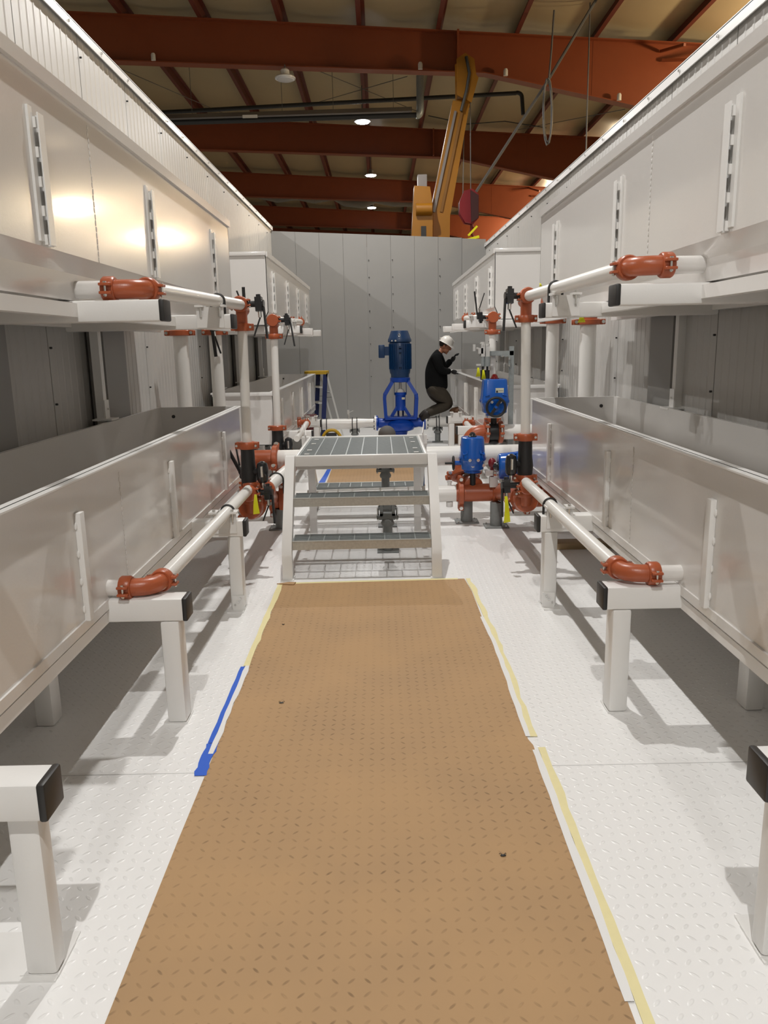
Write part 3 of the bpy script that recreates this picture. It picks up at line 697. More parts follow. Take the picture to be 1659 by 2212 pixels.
# lever valves
lever_valve('black lever valve at the top of the near left riser, lever pointing down', (-.91, 5.42, 1.885), (1, -.1, 0), (.06, -.1, -1), .23)
lever_valve('black lever valve at the top of the near right riser, lever pointing down', (.985, 5.42, 1.905), (-1, -.1, 0), (-.03, -.1, -1), .23)
lever_valve('black lever valve at the top of the far left riser, lever pointing down', (-.99, 7.72, 1.85), (1, -.1, 0), (.12, -.1, -1), .25)
lever_valve('black lever valve at the top of the far right riser, lever pointing up', (1.165, 8.40, 1.86), (-1, -.1, .05), (-.12, -.1, 1), .26)
lever_valve('black lever valve partly hidden behind the upper left arm, lever pointing down', (-1.395, 6.95, 1.80), (-.25, -1, -.1), (.1, -.05, -1), .26)
lever_valve('black lever valve behind the near left riser elbow, lever pointing up', (-1.25, 6.95, 1.86), (.5, -.4, .1), (-.02, -.05, 1), .22)
lever_valve('black lever valve on the lower left orange cross, lever pointing down', (-.91, 5.40, .60), (1, -.15, 0), (.03, -.1, -1), .22)
lever_valve('black lever valve on the lower right orange cross, lever pointing down', (.975, 5.40, .615), (-1, -.15, 0), (.02, -.1, -1), .22)
lever_valve('black lever valve behind the near left riser foot, lever pointing up left', (-1.02, 6.1, .60), (-.3, -.5, .1), (-.45, 0, 1), .26)
yellow_tag('yellow paper tag hanging on the lower right lever valve', at(1093, 1072, 5.28), .055, .19)
yellow_tag('yellow paper tag hanging on the lower left lever valve', at(552, 1068, 5.25), .045, .14, .02, .0)
yellow_tag('yellow paper tag under the upper right pipe arm', at(1253, 680, 4.72), .055, .045)
yellow_tag('small yellow tag above the near right riser elbow', at(1166, 612, 5.6), .028, .022)

# lower cross fittings: cross, stub and big capped elbow joining the header
def lower_cross(label, sg, x, zc, xh, zh):
    t = thing('pipe_cross', label, 'fitting', (x, 5.45, zc - .2)); r = RP
    b = B(); tube(b, [(x, 5.34, zc), (x, 5.56, zc)], r * 1.2, 18); tube(b, [(x - .075, 5.45, zc), (x + .075, 5.45, zc)], r * 1.2, 18); tube(b, [(x, 5.45, zc + .05), (x, 5.45, zc - .07)], r * 1.2, 18); ball(b, (x, 5.45, zc), r * 1.5)
    ob('cross_body', b, ORANGE, t)
    coupling(t, (x, 5.36, zc), (0, 1, 0), r * 1.12, pad=(1, 0, .25)); coupling(t, (x, 5.45, zc - .065), (0, 0, 1), r * 1.12, pad=(1, 0, 0)); coupling(t, (x, 5.45, zc + .045), (0, 0, 1), r * 1.2, pad=(1, -.3, 0))
    b = B(); tube(b, [(x + sg * .01, 5.45, zc - .08), (x + sg * .012, 5.47, zc - .15)], r * 1.15, 16); ob('outlet', b, ORANGE, t)
    b = B(); p = V((x + sg * .02, 5.50, zc - .125)); lathe(b, p + V((0, -.03, 0)), (0, 1, -.1), [(0, .0), (.003, .05), (.012, .082), (.035, .090), (.07, .09), (.09, .078)], 28)
    tube(b, arc(p + V((0, .02, 0)), (p.x, 6.3, p.z - .05), (xh, 6.80, zh), 10), .074, 20); ob('cap_elbow', b, ORANGE, t)
    coupling(t, p + V((0, .10, -.005)), (0, 1, 0), .070, pad=(1, 0, .5))
    return t
lower_cross('orange cross with a round capped elbow at lower left, left of the stairs', -1, -.935, .600, -1.0, .285)
lower_cross('orange cross with a round capped elbow at lower right, right of the stairs', 1, 1.015, .612, 1.06, .290)

# headers
t = thing('header_pipe', 'lower white header pipe passing under the stair platform', 'pipe', (0, 6.85, .2))
pipe(t, [(-.90, 6.85, .262), (.70, 6.85, .288)], .075)
b = B(); tube(b, [(-1.02, 6.82, .262), (-.88, 6.85, .262)], .079, 20); ob('tee', b, ORANGE, t)
b = B(); tube(b, [(.66, 6.85, .290), (1.06, 6.83, .292)], .080, 22); ob('tee', b, ORANGE, t)
coupling(t, (-.90, 6.85, .262), (1, 0, 0), .076); coupling(t, (-.985, 6.84, .262), (1, 0, 0), .076); coupling(t, (.70, 6.85, .289), (1, 0, 0), .078); coupling(t, (1.0, 6.85, .292), (1, 0, 0), .078)
for x in (.60,): 
    b = B(); cyl(b, (x, 6.85, .35), (x, 6.85, .385), .018, n=12); cyl(b, (x, 6.85, .385), (x, 6.85, .40), .026, n=6); ob('bung', b, FRAME, t)
    b = B(); cyl(b, (x, 6.85, .21), (x, 6.85, .165), .03, n=12); ob('bung', b, FRAME, t)
t = thing('header_pipe', 'upper white header pipe behind the stair platform, orange tee at its left end', 'pipe', (0, 7.15, .5))
pipe(t, [(-.98, 7.15, .577), (1.93, 7.15, .590)], .090); b = B(); tube(b, [(-1.75, 7.15, .575), (-.96, 7.15, .577)], .096, 24); ob('tee', b, ORANGE, t)
for x in (-1.735, 1.82, -1.43, 1.51):
    b = B(); tube(b, [(x, 6.95, .72), (x, 6.97, .62), (x, 7.15, .59)], .07, 16); ob('branch', b, ORANGE, t)
coupling(t, (-.985, 7.15, .577), (1, 0, 0), .092, pad=(0, -.6, -.4)); coupling(t, (-1.36, 7.15, .575), (1, 0, 0), .092, pad=(0, -.5, -.5))
t = thing('link_pipe', 'short slanting white pipe with a black clamp below the upper header, left of stairs', 'pipe', at(572, 1062, 5.95))
pa, pb = at(570, 1062, 6.0), at(612, 1022, 6.95); pipe(t, [pa, pa + (pb - pa) * .55 , pb + V((.03, 0, .02))], .052); u_bolt(t, pa + (pb - pa) * .60, pb - pa, .054, .12)
b = B(); tube(b, arc(pa + V((-.06, -.05, -.02)), pa, pa + (pb - pa) * .12, 6), .058, 18); ob('elbow', b, ORANGE, t); coupling(t, pa + (pb - pa) * .08, pb - pa, .052)
b = B(); tube(b, [pb, pb + V((.05, .12, .03)), (pb.x + .05, 7.10, .50)], .058, 16); ob('elbow', b, ORANGE, t)

def pedestal(label, x, y, z, r=.055, g='grey pipe pedestals on the white deck'):
    t = thing('pipe_pedestal', label, 'pipe support', (x, y, 0), g)
    b = B(); box(b, x - .105, x + .105, y - .09, y + .09, 0, .012, r=.002); o = ob('base_plate', b, PEDE, t)
    for sx in (-1, 1):
        for sy in (-1, 1):
            c = B(); cyl(c, (x + sx * .08, y + sy * .07, .011), (x + sx * .08, y + sy * .07, .02), .009, n=6); ob('bolt', c, ZINC, o)
    b = B(); cyl(b, (x, y, .012), (x, y, z), r, n=20); ob('post', b, PEDE, t); return t
pedestal('grey pipe pedestal at lower left, under the orange coupling beside the stairs', -.915, 6.83, .185)
pedestal('grey pipe pedestal right of the stairs, under the left end of the orange tee', .765, 6.95, .21)
pedestal('grey pipe pedestal right of the stairs, standing nearer the trough', 1.005, 6.74, .22)
def stanchion(label, x, y, zp, r, base=.06):
    t = thing('adjustable_stand', label, 'pipe support', (x, y, 0), 'adjustable dark pipe stands')
    b = B(); box(b, x - .085, x + .085, y - .07, y + .07, 0, .012); ob('base_plate', b, PEDE, t)
    b = B(); cyl(b, (x, y, .012), (x, y, zp - r - .06), base * .75, n=16); ob('post', b, PEDE, t)
    b = B(); lathe(b, (x, y, zp - r - .10), (0, 0, 1), [(0, base), (.02, base * 1.1), (.05, base * .8), (.07, base * .45)], 14); box(b, x - .085, x + .085, y - .03, y + .03, zp - r - .045, zp - r - .02); ob('screw_head', b, PEDE, t)
    b = B(); box(b, x - .06, x - .035, y - .035, y + .035, zp - r - .02, zp - r + .07); box(b, x + .035, x + .06, y - .035, y + .035, zp - r - .02, zp - r + .07); box(b, x - .06, x + .06, y - .035, y + .035, zp - r - .02, zp - r); ob('clamp', b, PEDE, t)
    for s in (-1, 1):
        b = B(); cyl(b, (x + s * .075, y, zp - r - .06), (x + s * .075, y, zp - r + .04), .008, n=8); ob('bolt', b, ZINC, t)
    return t
stanchion('dark adjustable stand on the deck under the stairs, nearest the camera', .035, 5.97, .37, .06, .05)
stanchion('dark adjustable stand under the stairs, holding the lower header pipe', .04, 6.85, .275, .075, .05)
stanchion('dark adjustable stand under the stairs, holding the upper header pipe', .03, 7.15, .583, .09, .05)
# ------------------------------------------------------------------ electric actuators
def rrect(cx, cy, hx, hy, r, n=5):
    pts = []
    for sx, sy, a0 in ((1, 1, 0), (-1, 1, PI / 2), (-1, -1, PI), (1, -1, 1.5 * PI)):
        for i in range(n + 1):
            a = a0 + PI / 2 * i / n; pts.append((cx + sx * (hx - r) + r * math.cos(a), cy + sy * (hy - r) + r * math.sin(a)))
    return pts
def actuator(label, p, w, d, h, dome, wheel, square, M=None, plate=False, wheel_r=.075):
    """blue electric valve actuator: tapered cover on a flanged base, indicator dome, handwheel on an arm, conduit plugs"""
    p = V(p); t = thing('valve_actuator', label, 'actuator', p); M = M or Matrix.Identity(4)
    def put(nm, bm, mt, par=None):
        bmesh.ops.transform(bm, matrix=Matrix.Translation(p) @ M, verts=bm.verts); return ob(nm, bm, mt, par or t)
    rr = lambda s, k=1: [V((x, y, 0)) for x, y in rrect(0, 0, w / 2 * s, d / 2 * s * k, min(w, d) * (.16 if square else .42) * s)]
    b = B(); sec = [(h * .40, 1.02), (h * .46, 1.0), (h * .52, .97), (h * .95, .88), (h * .985, .85), (h, .78)]
    loft(b, [[q + V((0, 0, z)) for q in rr(s)] for z, s in sec]); cover = put('cover', b, BLUE)
    b = B(); loft(b, [[q + V((0, 0, z)) for q in rr(s)] for z, s in ((h * .0, .72), (h * .04, .86), (h * .12, .88), (h * .20, .92), (h * .30, 1.0), (h * .33, 1.06), (h * .40, 1.06))]); base = put('base_housing', b, BLUE)
    b = B(); lathe(b, (0, 0, -.02), (0, 0, 1), [(0, w * .18), (.0, w * .34), (.03, w * .34), (.045, w * .28)], 20); put('mounting_flange', b, BLUE)
    b = B(); lathe(b, (0, 0, h), (0, 0, 1), [(-.002, w * .17), (.008, w * .17), (.012, w * .13), (w * .10, w * .12), (w * .17, w * .075), (w * .19, 0)], 18); put('indicator_dome', b, REDG if dome == 'red' else BLACKG)
    for sx, sz in ((-.16, .355), (.16, .355), (-.03, .17), (.40, .17)):
        b = B(); yy = -d / 2 * (1.03 if sz > .3 else .80) * (1 if abs(sx) < .3 else .7); cyl(b, (w * sx, yy + .02, h * sz), (w * sx, yy - .012, h * sz), .014, n=14); put('conduit_plug', b, ZINC)
    for sx in (-1, 1):
        for zz in (.56,):
            b = B(); tube(b, [V((sx * w * .40, -d * .32, h * zz)), V((sx * w * .40, -d * .50, h * zz - .01)), V((sx * w * .26, -d * .50, h * (zz - .01))), V((sx * w * .26, -d * .44, h * (zz + .06)))], .006, 6); put('lug', b, BLUE)
    if plate:
        b = B(); box(b, -w * .02, w * .29, -d * .475, -d * .445, h * .60, h * .75); o = put('nameplate', b, LABELM)
        b = B(); box(b, 0, w * .07, -d * .480, -d * .472, h * .62, h * .68); put('plate_mark', b, RUBBER, o)
        b = B(); box(b, w * .10, w * .27, -d * .480, -d * .472, h * .665, h * .68); put('plate_text_line', b, PEDE, o)
    wd = V(wheel); c = V((wd.x * (w / 2 + .055), wd.y * (d / 2 + .05), h * .22))
    b = B(); cyl(b, c - wd * .09, c, .020, n=14); put('wheel_shaft', b, BLUE)
    b = B(); torus(b, c, wd, wheel_r, wheel_r * .14, 28, 8); x, y, _ = frame(wd)
    a = x * .55 + y * .83; beam(b, c - a * wheel_r, c + a * wheel_r, wheel_r * .30, .012, up=wd)
    if not square: cyl(b, c + y * 0 , c + wd * .075, .011, n=10)
    hw = put('handwheel', b, BLACK)
    b = B(); cyl(b, c - wd * .004, c + wd * .012, wheel_r * .15, n=12); put('hub', b, BLUE, hw)
    return t
actuator('blue electric actuator right of the stairs, black dome and side handwheel', (.80, 6.82, .50), .225, .24, .295, 'black', (-1, 0, 0), False, wheel_r=.058)
actuator('blue electric actuator with a red dome and a front handwheel, behind the header', (1.172, 8.08, .885), .268, .25, .352, 'red', (-.04, -1, 0), True, plate=True, wheel_r=.094)
actuator('blue electric actuator lying on its side behind the right butterfly valve', (1.30, 6.62, .56), .25, .25, .30, 'black', (0, 0.99, 0), False, M=Matrix.Rotation(-PI / 2, 4, 'Y') @ Matrix.Rotation(.2, 4, 'Z'))
# valves below the actuators
t = thing('butterfly_valve', 'black butterfly valve between orange couplings under the red domed actuator', 'valve', (1.165, 8.1, .55))
b = B(); cyl(b, (1.12, 8.1, .688), (1.215, 8.1, .688), .090, n=26); cyl(b, (1.17, 8.1, .74), (1.17, 8.1, .885), .032, n=14); ball(b, (1.17, 8.1, .585), .065, .05, .028); ob('valve_body', b, BLACK, t)
b = B(); box(b, 1.10, 1.24, 8.03, 8.15, .84, .87); ob('mounting_bracket', b, ZINC, t)
t = thing('header_pipe', 'white header pipe running right from the red domed actuator valve', 'pipe', (1.6, 8.1, .6))
pipe(t, [(1.24, 8.1, .688), (1.93, 8.1, .688)], .078); coupling(t, (1.24, 8.1, .688), (1, 0, 0), .080, pad=(0, -1, .25)); coupling(t, (1.095, 8.1, .688), (1, 0, 0), .080, pad=(0, -1, .25))
b = B(); tube(b, [(1.13, 8.1, .688), (1.05, 8.1, .688)] + arc((1.04, 8.1, .688), (.94, 8.1, .688), (.90, 8.1, .56), 8) + [(.88, 8.1, .50)], .078, 20); ob('elbow', b, ORANGE, t)
b = B(); tube(b, [(.88, 8.1, .52), (.86, 8.12, .40), (.86, 8.12, .0)], .065, 16); ob('drop_leg', b, PIPE, t)
t = thing('butterfly_valve', 'orange and black valve below the blue actuator right of the stairs', 'valve', (.80, 6.98, .3))
b = B(); lathe(b, (.80, 6.90, .345), (-.25, 1, .12), [(-.06, .080), (-.05, .095), (0, .098), (.0, .086), (.05, .086)], 26); ob('valve_body', b, ORANGE, t)
b = B(); lathe(b, (.79, 6.955, .36), (-.25, 1, .12), [(0, .08), (0, .096), (.02, .096), (.02, .08)], 26); ob('seal_ring', b, CAPC, t)
b = B(); tube(b, arc((.77, 7.0, .37), (.74, 7.06, .40), (.76, 7.10, .52), 6), .085, 18); ob('elbow', b, ORANGE, t); coupling(t, (.745, 7.05, .42), (-.1, .5, .7), .082, pad=(-1, 0, .2))
b = B(); cyl(b, (.805, 6.83, .36), (.805, 6.83, .50), .026, n=14); box(b, .74, .87, 6.80, 6.87, .475, .487); ob('stem', b, BLACK, t)
t = thing('solenoid_valve', 'small crimson and silver valve between the two blue actuators', 'valve', (.97, 6.9, .3))
b = B(); p = at(1063, 1000, 6.75); ball(b, p, .035, .035, .045); cyl(b, p - V((0, 0, .12)), p, .016, n=10); ob('valve_body', b, CRIM, t)
b = B(); p = at(1072, 1002, 6.70)
for k in range(3): cyl(b, p + V((-.02, 0, .005 - k * .035)), p + V((.04, 0, .005 - k * .035)), .010, n=10)
ob('fitting', b, ZINC, t)
b = B(); p = at(1060, 1020, 6.75); box(b, p.x - .05, p.x + .02, p.y - .02, p.y + .02, p.z - .03, p.z + .02); box(b, p.x - .01, p.x + .06, p.y - .03, p.y + .03, p.z - .13, p.z - .04); ob('bracket', b, ALU, t)
# orange pipe end below the right trough corner
t = thing('drain_elbow', 'orange drain elbow below the far corner of the lower right trough', 'fitting', at(1185, 1070, 6.2))
p = at(1180, 1075, 6.25); b = B(); tube(b, arc(p + V((-.16, -.05, .0)), p + V((.06, 0, -.03)), p + V((.09, .12, .05)), 8), .062, 18); ob('elbow', b, ORANGE, t); coupling(t, p + V((.08, .12, .06)), (.2, .5, .6), .06, pad=(1, 0, -.1)); coupling(t, p + V((-.17, -.05, 0)), (1, 0, 0), .06)
t.location.z = t.location.z

# ------------------------------------------------------------------ crossover stairs
t = thing('crossover_stairs', 'white framed crossover stairs with galvanised grating treads, bridging the pipes', 'stairs', (-.16, 6.3, 0))
SX0, SX1 = -.640, .335          # inner faces of the stringers
def grating(x0, x1, y0, y1, z, nosing=True, bars=.017, rods=.104, dep=.026):
    b = B(); n = max(2, round((y1 - y0) / bars))
    for i in range(n + 1):
        y = y0 + (y1 - y0) * i / n; box(b, x0, x1, y - .0026, y + .0026, z - dep, z)
    k = round((x1 - x0) / rods)
    for i in range(k + 1):
        x = x0 + (x1 - x0) * i / k; box(b, x - .004, x + .004, y0, y1, z - .006, z + .0015)
    return b
for nm, z, ya, yb, front in (('tread', .262, 5.285, 5.50, 1), ('tread', .532, 5.475, 5.70, 1), ('tread', .262, 7.42, 7.64, -1), ('tread', .50, 6.98, 7.02, 0)):
    if front == 0: continue
    g = ob('tread', grating(SX0 + .002, SX1 - .002, ya, yb, z), GALV, t)
    yn = ya if front == 1 else yb
    b = B(); box(b, SX0 + .001, SX1 - .001, yn - .006, yn + .002, z - .058, z + .002); box(b, SX0 + .001, SX1 - .001, yn - .010, yn + .020, z + .0005, z + .004); ob('nosing', b, NOSE, g)
    for xx in (SX0 + .004, SX1 - .008):
        b = B(); box(b, xx, xx + .005, ya, yb, z - .06, z); ob('end_plate', b, GALV, g)
b = B(); box(b, SX0 + .001, SX1 - .001, 7.10 - .006 + .0, 7.104, .46, .50)
b.free()
g = ob('platform_grating', grating(SX0 + .022, SX1 - .022, 5.72, 6.885, .802, rods=.117), GALV, t)
for xx in (SX0 + .075, SX1 - .075):
    for yy in (5.82, 6.05, 6.45, 6.75):
        b = B(); box(b, xx - .018, xx + .018, yy - .02, yy + .02, .8035, .808); ob('grating_clip', b, ALU, g)
b = B(); box(b, SX0, SX1, 5.672, 5.716, .735, .812, r=.003); ob('front_beam', b, FRAME, t)
b = B(); box(b, SX0, SX1, 5.74, 5.78, .70, .772, r=.003); ob('cross_beam', b, FRAME, t)
b = B(); box(b, SX0, SX1, 6.89, 6.93, .735, .812, r=.003); ob('back_beam', b, FRAME, t)
for x0, x1 in ((SX0, SX0 + .02), (SX1 - .02, SX1)):
    b = B(); box(b, x0, x1, 5.70, 6.91, .735, .815, r=.003); ob('side_beam', b, FRAME, t)
# stringers: vertical foot, then raked up to the platform; mirrored at the back
for x0, x1 in ((SX0 - .068, SX0), (SX1, SX1 + .068)):
    b = B(); prism_y(b, [(5.215, 0), (5.29, 0), (5.29, .185), (5.735, .735), (5.735, .812), (5.655, .812), (5.215, .205)], x0, x1); ob('stringer', b, FRAME, t)
    b = B(); prism_y(b, [(7.70, 0), (7.62, 0), (7.62, .185), (6.88, .735), (6.88, .812), (6.965, .812), (7.70, .205)], x0, x1); ob('stringer', b, FRAME, t)
    b = B(); box(b, x0 - .01, x1 + .01, 5.20, 5.32, 0, .008); ob('foot_plate', b, FRAME, t)
    b = B(); box(b, x0 - .01, x1 + .01, 7.60, 7.72, 0, .008); ob('foot_plate', b, FRAME, t)
for x0 in (SX0 + .004, SX1 - .064):
    b = B(); box(b, x0, x0 + .06, 6.60, 6.64, .004, .735); ob('leg', b, FRAME, t)
    b = B(); box(b, x0 - .003, x0 + .063, 6.57, 6.67, 0, .006); ob('foot_plate', b, FRAME, t)
for x in (SX0 - .028, SX1 + .028):
    b = B(); beam(b, (x, 6.85, .815), (x + (.02 if x > 0 else -.02), 6.98, .90), .006, .05); ob('toe_tab', b, FRAME, t)

# ------------------------------------------------------------------ paper, tape, debris
def sheet(name, label, cat, poly, mt, z0, z1):
    b = B(); prism_z(b, poly, z0, z1); return tag(ob(name, b, mt), label, cat)
L = [(-.70, 1.0), (-.700, 1.6), (-.703, 2.3), (-.700, 2.9), (-.704, 3.7), (-.700, 4.4), (-.702, 5.15)]
Rr = [(.556, 5.18), (.575, 4.9), (.577, 4.4), (.590, 4.0), (.586, 3.4), (.578, 2.93), (.590, 2.88), (.586, 2.3), (.580, 1.6), (.58, 1.0)]
sheet('floor_paper', 'brown kraft paper runner covering the aisle deck up to the stairs', 'paper', L + Rr, PAPER, 0.0, .0028)
sheet('floor_paper', 'brown kraft paper runner on the deck beyond the stairs, before the pump', 'paper', [(-.69, 7.98), (-.665, 9.0), (-.67, 10.5), (-.66, 12.3), (.50, 12.3), (.50, 10), (.495, 9.0), (.50, 7.98)], PAPER, 0.0, .0028)
def strip(name, label, edge, mt, off0, off1, z0=.003, z1=.0040, jag=.004, group=None, step=.09):
    """tape laid along a polyline edge in y; wavy torn outer edge"""
    ys = []; y = edge[0][1]; e = sorted(edge, key=lambda p: p[1])
    y = e[0][1]
    while y < e[-1][1]: ys.append(y); y += step
    ys.append(e[-1][1])
    def xe(y):
        for (xa, ya), (xb, yb) in zip(e, e[1:]):
            if ya <= y <= yb: return xa + (xb - xa) * (y - ya) / (yb - ya + 1e-9)
        return e[-1][0]
    a = [(xe(y) + off0 + random.uniform(-jag, jag) * .5, y) for y in ys]; c = [(xe(y) + off1 + random.uniform(-jag, jag), y) for y in ys]
    b = B(); prism_z(b, a + list(reversed(c)), z0, z1); return tag(ob(name, b, mt), label, 'tape', group)
lt = [(-.703, 2.72), (-.703, 3.73)]; l2 = [(-.703, 3.74), (-.702, 5.12)]
rt = [(.583, 1.0), (.586, 2.3), (.590, 2.86)]; r2 = [(.582, 2.95), (.590, 3.5), (.592, 4.0), (.580, 4.4), (.578, 4.9), (.558, 5.18)]
strip('masking_tape', 'blue tape strip along the left edge of the brown paper', [(-.703, 2.95), (-.703, 3.73)], BTAPE, -.040, -.016, jag=.005)
strip('masking_tape', 'wide torn end of blue tape on the left edge of the brown paper', [(-.703, 2.70), (-.703, 2.945)], BTAPE, -.042, .006, jag=.008, step=.03)
strip('backing_strip', 'white tape backing between blue tape and brown paper', [(-.703, 2.86), (-.703, 3.74)], WTAPE, -.020, .004, .0041, .0048, jag=.006)
strip('masking_tape', 'pale yellow tape along the far left edge of the brown paper', l2, YTAPE, -.030, .004, jag=.006)
strip('masking_tape', 'pale yellow tape along the near right edge of the brown paper', rt, YTAPE, .014, .046, jag=.005)
strip('backing_strip', 'white tape backing along the near right edge of the brown paper', [(.583, 1.62), (.586, 2.3), (.589, 2.84)], WTAPE, -.010, .016, .0041, .0048, jag=.003)
strip('masking_tape', 'pale yellow tape along the far right edge of the brown paper, towards the stairs', r2, YTAPE, .004, .034, jag=.008)
strip('backing_strip', 'white tape backing along the far right edge of the brown paper', r2[:4], WTAPE, -.012, .012, .0041, .0048, jag=.005)
b = B(); ys = [-.69 + .1 * i for i in range(13)]
prism_z(b, [(x, 5.135 + .012 * (x + .69) * 2) for x in ys] + [(x, 5.165 + .024 * (x + .69) + random.uniform(-.004, .004)) for x in reversed(ys)], .003, .004)
tag(ob('masking_tape', b, YTAPE), 'thin pale yellow tape across the paper end at the foot of the stairs', 'tape')
b = B(); prism_z(b, [(-.70, 7.86), (-.2, 7.90), (.30, 7.87), (.50, 7.90), (.50, 7.97), (-.2, 7.97), (-.70, 7.95)], .003, .004)
tag(ob('masking_tape', b, BTAPE), 'blue tape across the near end of the paper beyond the stairs', 'tape')
b = B(); prism_z(b, [(-.77, 9.0), (-.69, 9.0), (-.67, 10.8), (-.71, 10.8), (-.74, 9.7)], .003, .004)
tag(ob('masking_tape', b, BTAPE), 'blue tape along the left edge of the paper beyond the stairs', 'tape')
for u, v, w, h, lab in ((1087, 1851, .010, .006, 'dead insect like speck on the near right of the brown paper'), (608, 1520, .012, .004, 'thin dark splinter on the left of the brown paper'), (612, 1351, .006, .005, 'tiny dark crumb on the far left of the brown paper')):
    d = [R[0][i] * (u - 829.5) / FPX + R[1][i] * (v - 1106) / FPX + R[2][i] for i in range(3)]; tt = -EYE / d[2]
    x, y = d[0] * tt, d[1] * tt; b = B(); ball(b, (x, y, .0028 + h / 2), w, w * .45, h / 2, 8, 6)
    for k in (-1, 1): tube(b, [(x, y, .006), (x + k * w * .8, y + w * .7, .009), (x + k * w * 1.1, y + w * 1.1, .004)], .0010, 5)
    tag(ob('debris_speck', b, IRON), lab, 'debris')
b = B(); prism_z(b, [(-.74, 5.13), (-.62, 5.10), (-.61, 5.155), (-.66, 5.16)], .004, .010)
tag(ob('torn_paper', b, PAPER), 'torn curled scrap of brown paper by the left stair foot', 'paper')
b = B(); box(b, 1.30, 2.0, 5.90, 6.05, .0, .05, r=.004); tag(ob('wooden_plank', b, WOOD), 'raw wooden plank lying on the deck under the lower right trough', 'plank')

# ------------------------------------------------------------------ pump at the end wall
px, py = .325, 12.9
t = thing('pump', 'tall blue vertical pump with a dark blue motor by the end wall', 'pump', (px, py, 0))
b = B(); lathe(b, (px, py, 0), (0, 0, 1), [(1.07, .15), (1.12, .15), (1.15, .165), (1.20, .172), (1.62, .172), (1.635, .16), (1.64, .19), (1.68, .19), (1.71, .175), (1.815, .135), (1.818, .125)], 32)
for i in range(30):
    a = 2 * PI * i / 30; c, s = math.cos(a), math.sin(a)
    if abs(a - PI) < .25: continue
    bm2 = bmesh.new(); bmesh.ops.create_cube(bm2, size=1)
    for v in bm2.verts:
        q = V((.178 + v.co.x * .028, v.co.y * .006, 1.41 + v.co.z * .40)); v.co = V((px + q.x * c - q.y * s, py + q.x * s + q.y * c, q.z))
    merge(b, bm2)
motor = ob('motor', b, MBLUE, t)
b = B(); box(b, px - .345, px - .245, py - .10, py + .08, 1.39, 1.60, r=.014); ob('terminal_box', b, MBLUE, motor)
b = B(); box(b, px - .25, px - .16, py - .07, py + .05, 1.43, 1.57); ob('terminal_neck', b, MBLUE, motor)
b = B(); torus(b, (px - .01, py - .172, 1.745), (.2, 1, .3), .018, .007, 16, 6); ob('lifting_eye', b, ZINC, motor)
for dx, rr in ((-.07, .014), (-.125, .012)):
    b = B(); y0 = py - math.sqrt(.19 ** 2 - dx ** 2); cyl(b, (px + dx, y0 + .01, 1.66), (px + dx, y0 - .006, 1.66), rr, n=12); ob('plug', b, CAPC, motor)
for zz, hh in ((1.56, .03), (1.50, .05), (1.27, .05)):
    b = B(); box(b, px - .025, px + .025, py - .215, py - .19, zz - hh / 2, zz + hh / 2); ob('drain_boss', b, MBLUE, motor)
b = B(); lathe(b, (px, py, 1.0), (0, 0, 1), [(0, .155), (.01, .165), (.065, .165), (.075, .155)], 30); ob('top_ring', b, PBLUE, t)
for sx in (-1, 1):
    for sy in (-1, 1):
        b = B(); q = [V((px + sx * .12, py + sy * .07, 1.02)), V((px + sx * .255, py + sy * .13, .80)), V((px + sx * .262, py + sy * .13, .74)), V((px + sx * .245, py + sy * .13, .43))]
        for a, c in zip(q, q[1:]): beam(b, a, c, .055, .045, up=(0, 1, 0))
        for a in q[1:3]: ball(b, a, .030, .026, .030, 10, 8)
        ob('yoke_leg', b, PBLUE, t)
b = B(); box(b, px - .262, px + .262, py - .15, py + .15, .395, .44, r=.01); ob('yoke_base', b, PBLUE, t)
b = B(); lathe(b, (px, py, .44), (0, 0, 1), [(.10, .10), (.16, .085), (.18, .085), (.34, .085), (.345, .095), (.39, .095), (.395, .08)], 26)
for sx in (-1, 1): beam(b, (px + sx * .05, py, .60), (px + sx * .15, py, .44), .05, .12, up=(0, 1, 0))
brg = ob('bearing_housing', b, PBLUE, t)
b = B(); lathe(b, (px, py, .835), (0, 0, 1), [(0, .068), (.02, .066), (.05, .04), (.06, .0)], 16); ob('shaft_cover', b, CAPC, brg)
b = B(); box(b, px + .02, px + .07, py - .092, py - .083, .72, .755); ob('nameplate', b, LABELM, brg)
b = B(); cyl(b, (px, py, .44), (px, py, .55), .055, n=16); ob('seal_gland', b, ZINC, t)
b = B(); cyl(b, (px, py, .80), (px, py, 1.05), .022, n=12); ob('shaft', b, ALU, t)
for sx in (-1, 1):
    b = B(); box(b, px + sx * .098 - .004, px + sx * .098 + .004, py - .09, py + .09, .80, 1.02); ob('coupling_guard', b, MBLUE, t)
b = B(); lathe(b, (px, py, .20), (0, 0, 1), [(0, .15), (.02, .21), (.08, .235), (.14, .225), (.19, .16), (.20, .12)], 30, xs=1.0, ys=1.0)
for sx in (-1, 1):
    lathe(b, (px + sx * .10, py, .335), (sx, 0, 0), [(0, .10), (.15, .085), (.20, .075), (.265, .085), (.285, .125), (.305, .125)], 26)
ob('volute', b, PBLUE, t)
for sx in (-1, 1):
    b = B(); cyl(b, (px + sx * .406, py, .335), (px + sx * .434, py, .335), .125, n=26); f = ob('pipe_flange', b, FRAME, t)
    for k in range(8):
        a = 2 * PI * (k + .5) / 8; c = B(); cyl(c, (px + sx * .38, py + .10 * math.cos(a), .335 + .10 * math.sin(a)), (px + sx * .45, py + .10 * math.cos(a), .335 + .10 * math.sin(a)), .011, n=8); ob('bolt', c, IRON, f)
b = B(); box(b, px - .2, px + .2, py - .2, py + .2, 0, .05); lathe(b, (px, py, .04), (0, 0, 1), [(0, .13), (.05, .09), (.17, .12)], 20); ob('pump_foot', b, PBLUE, t)
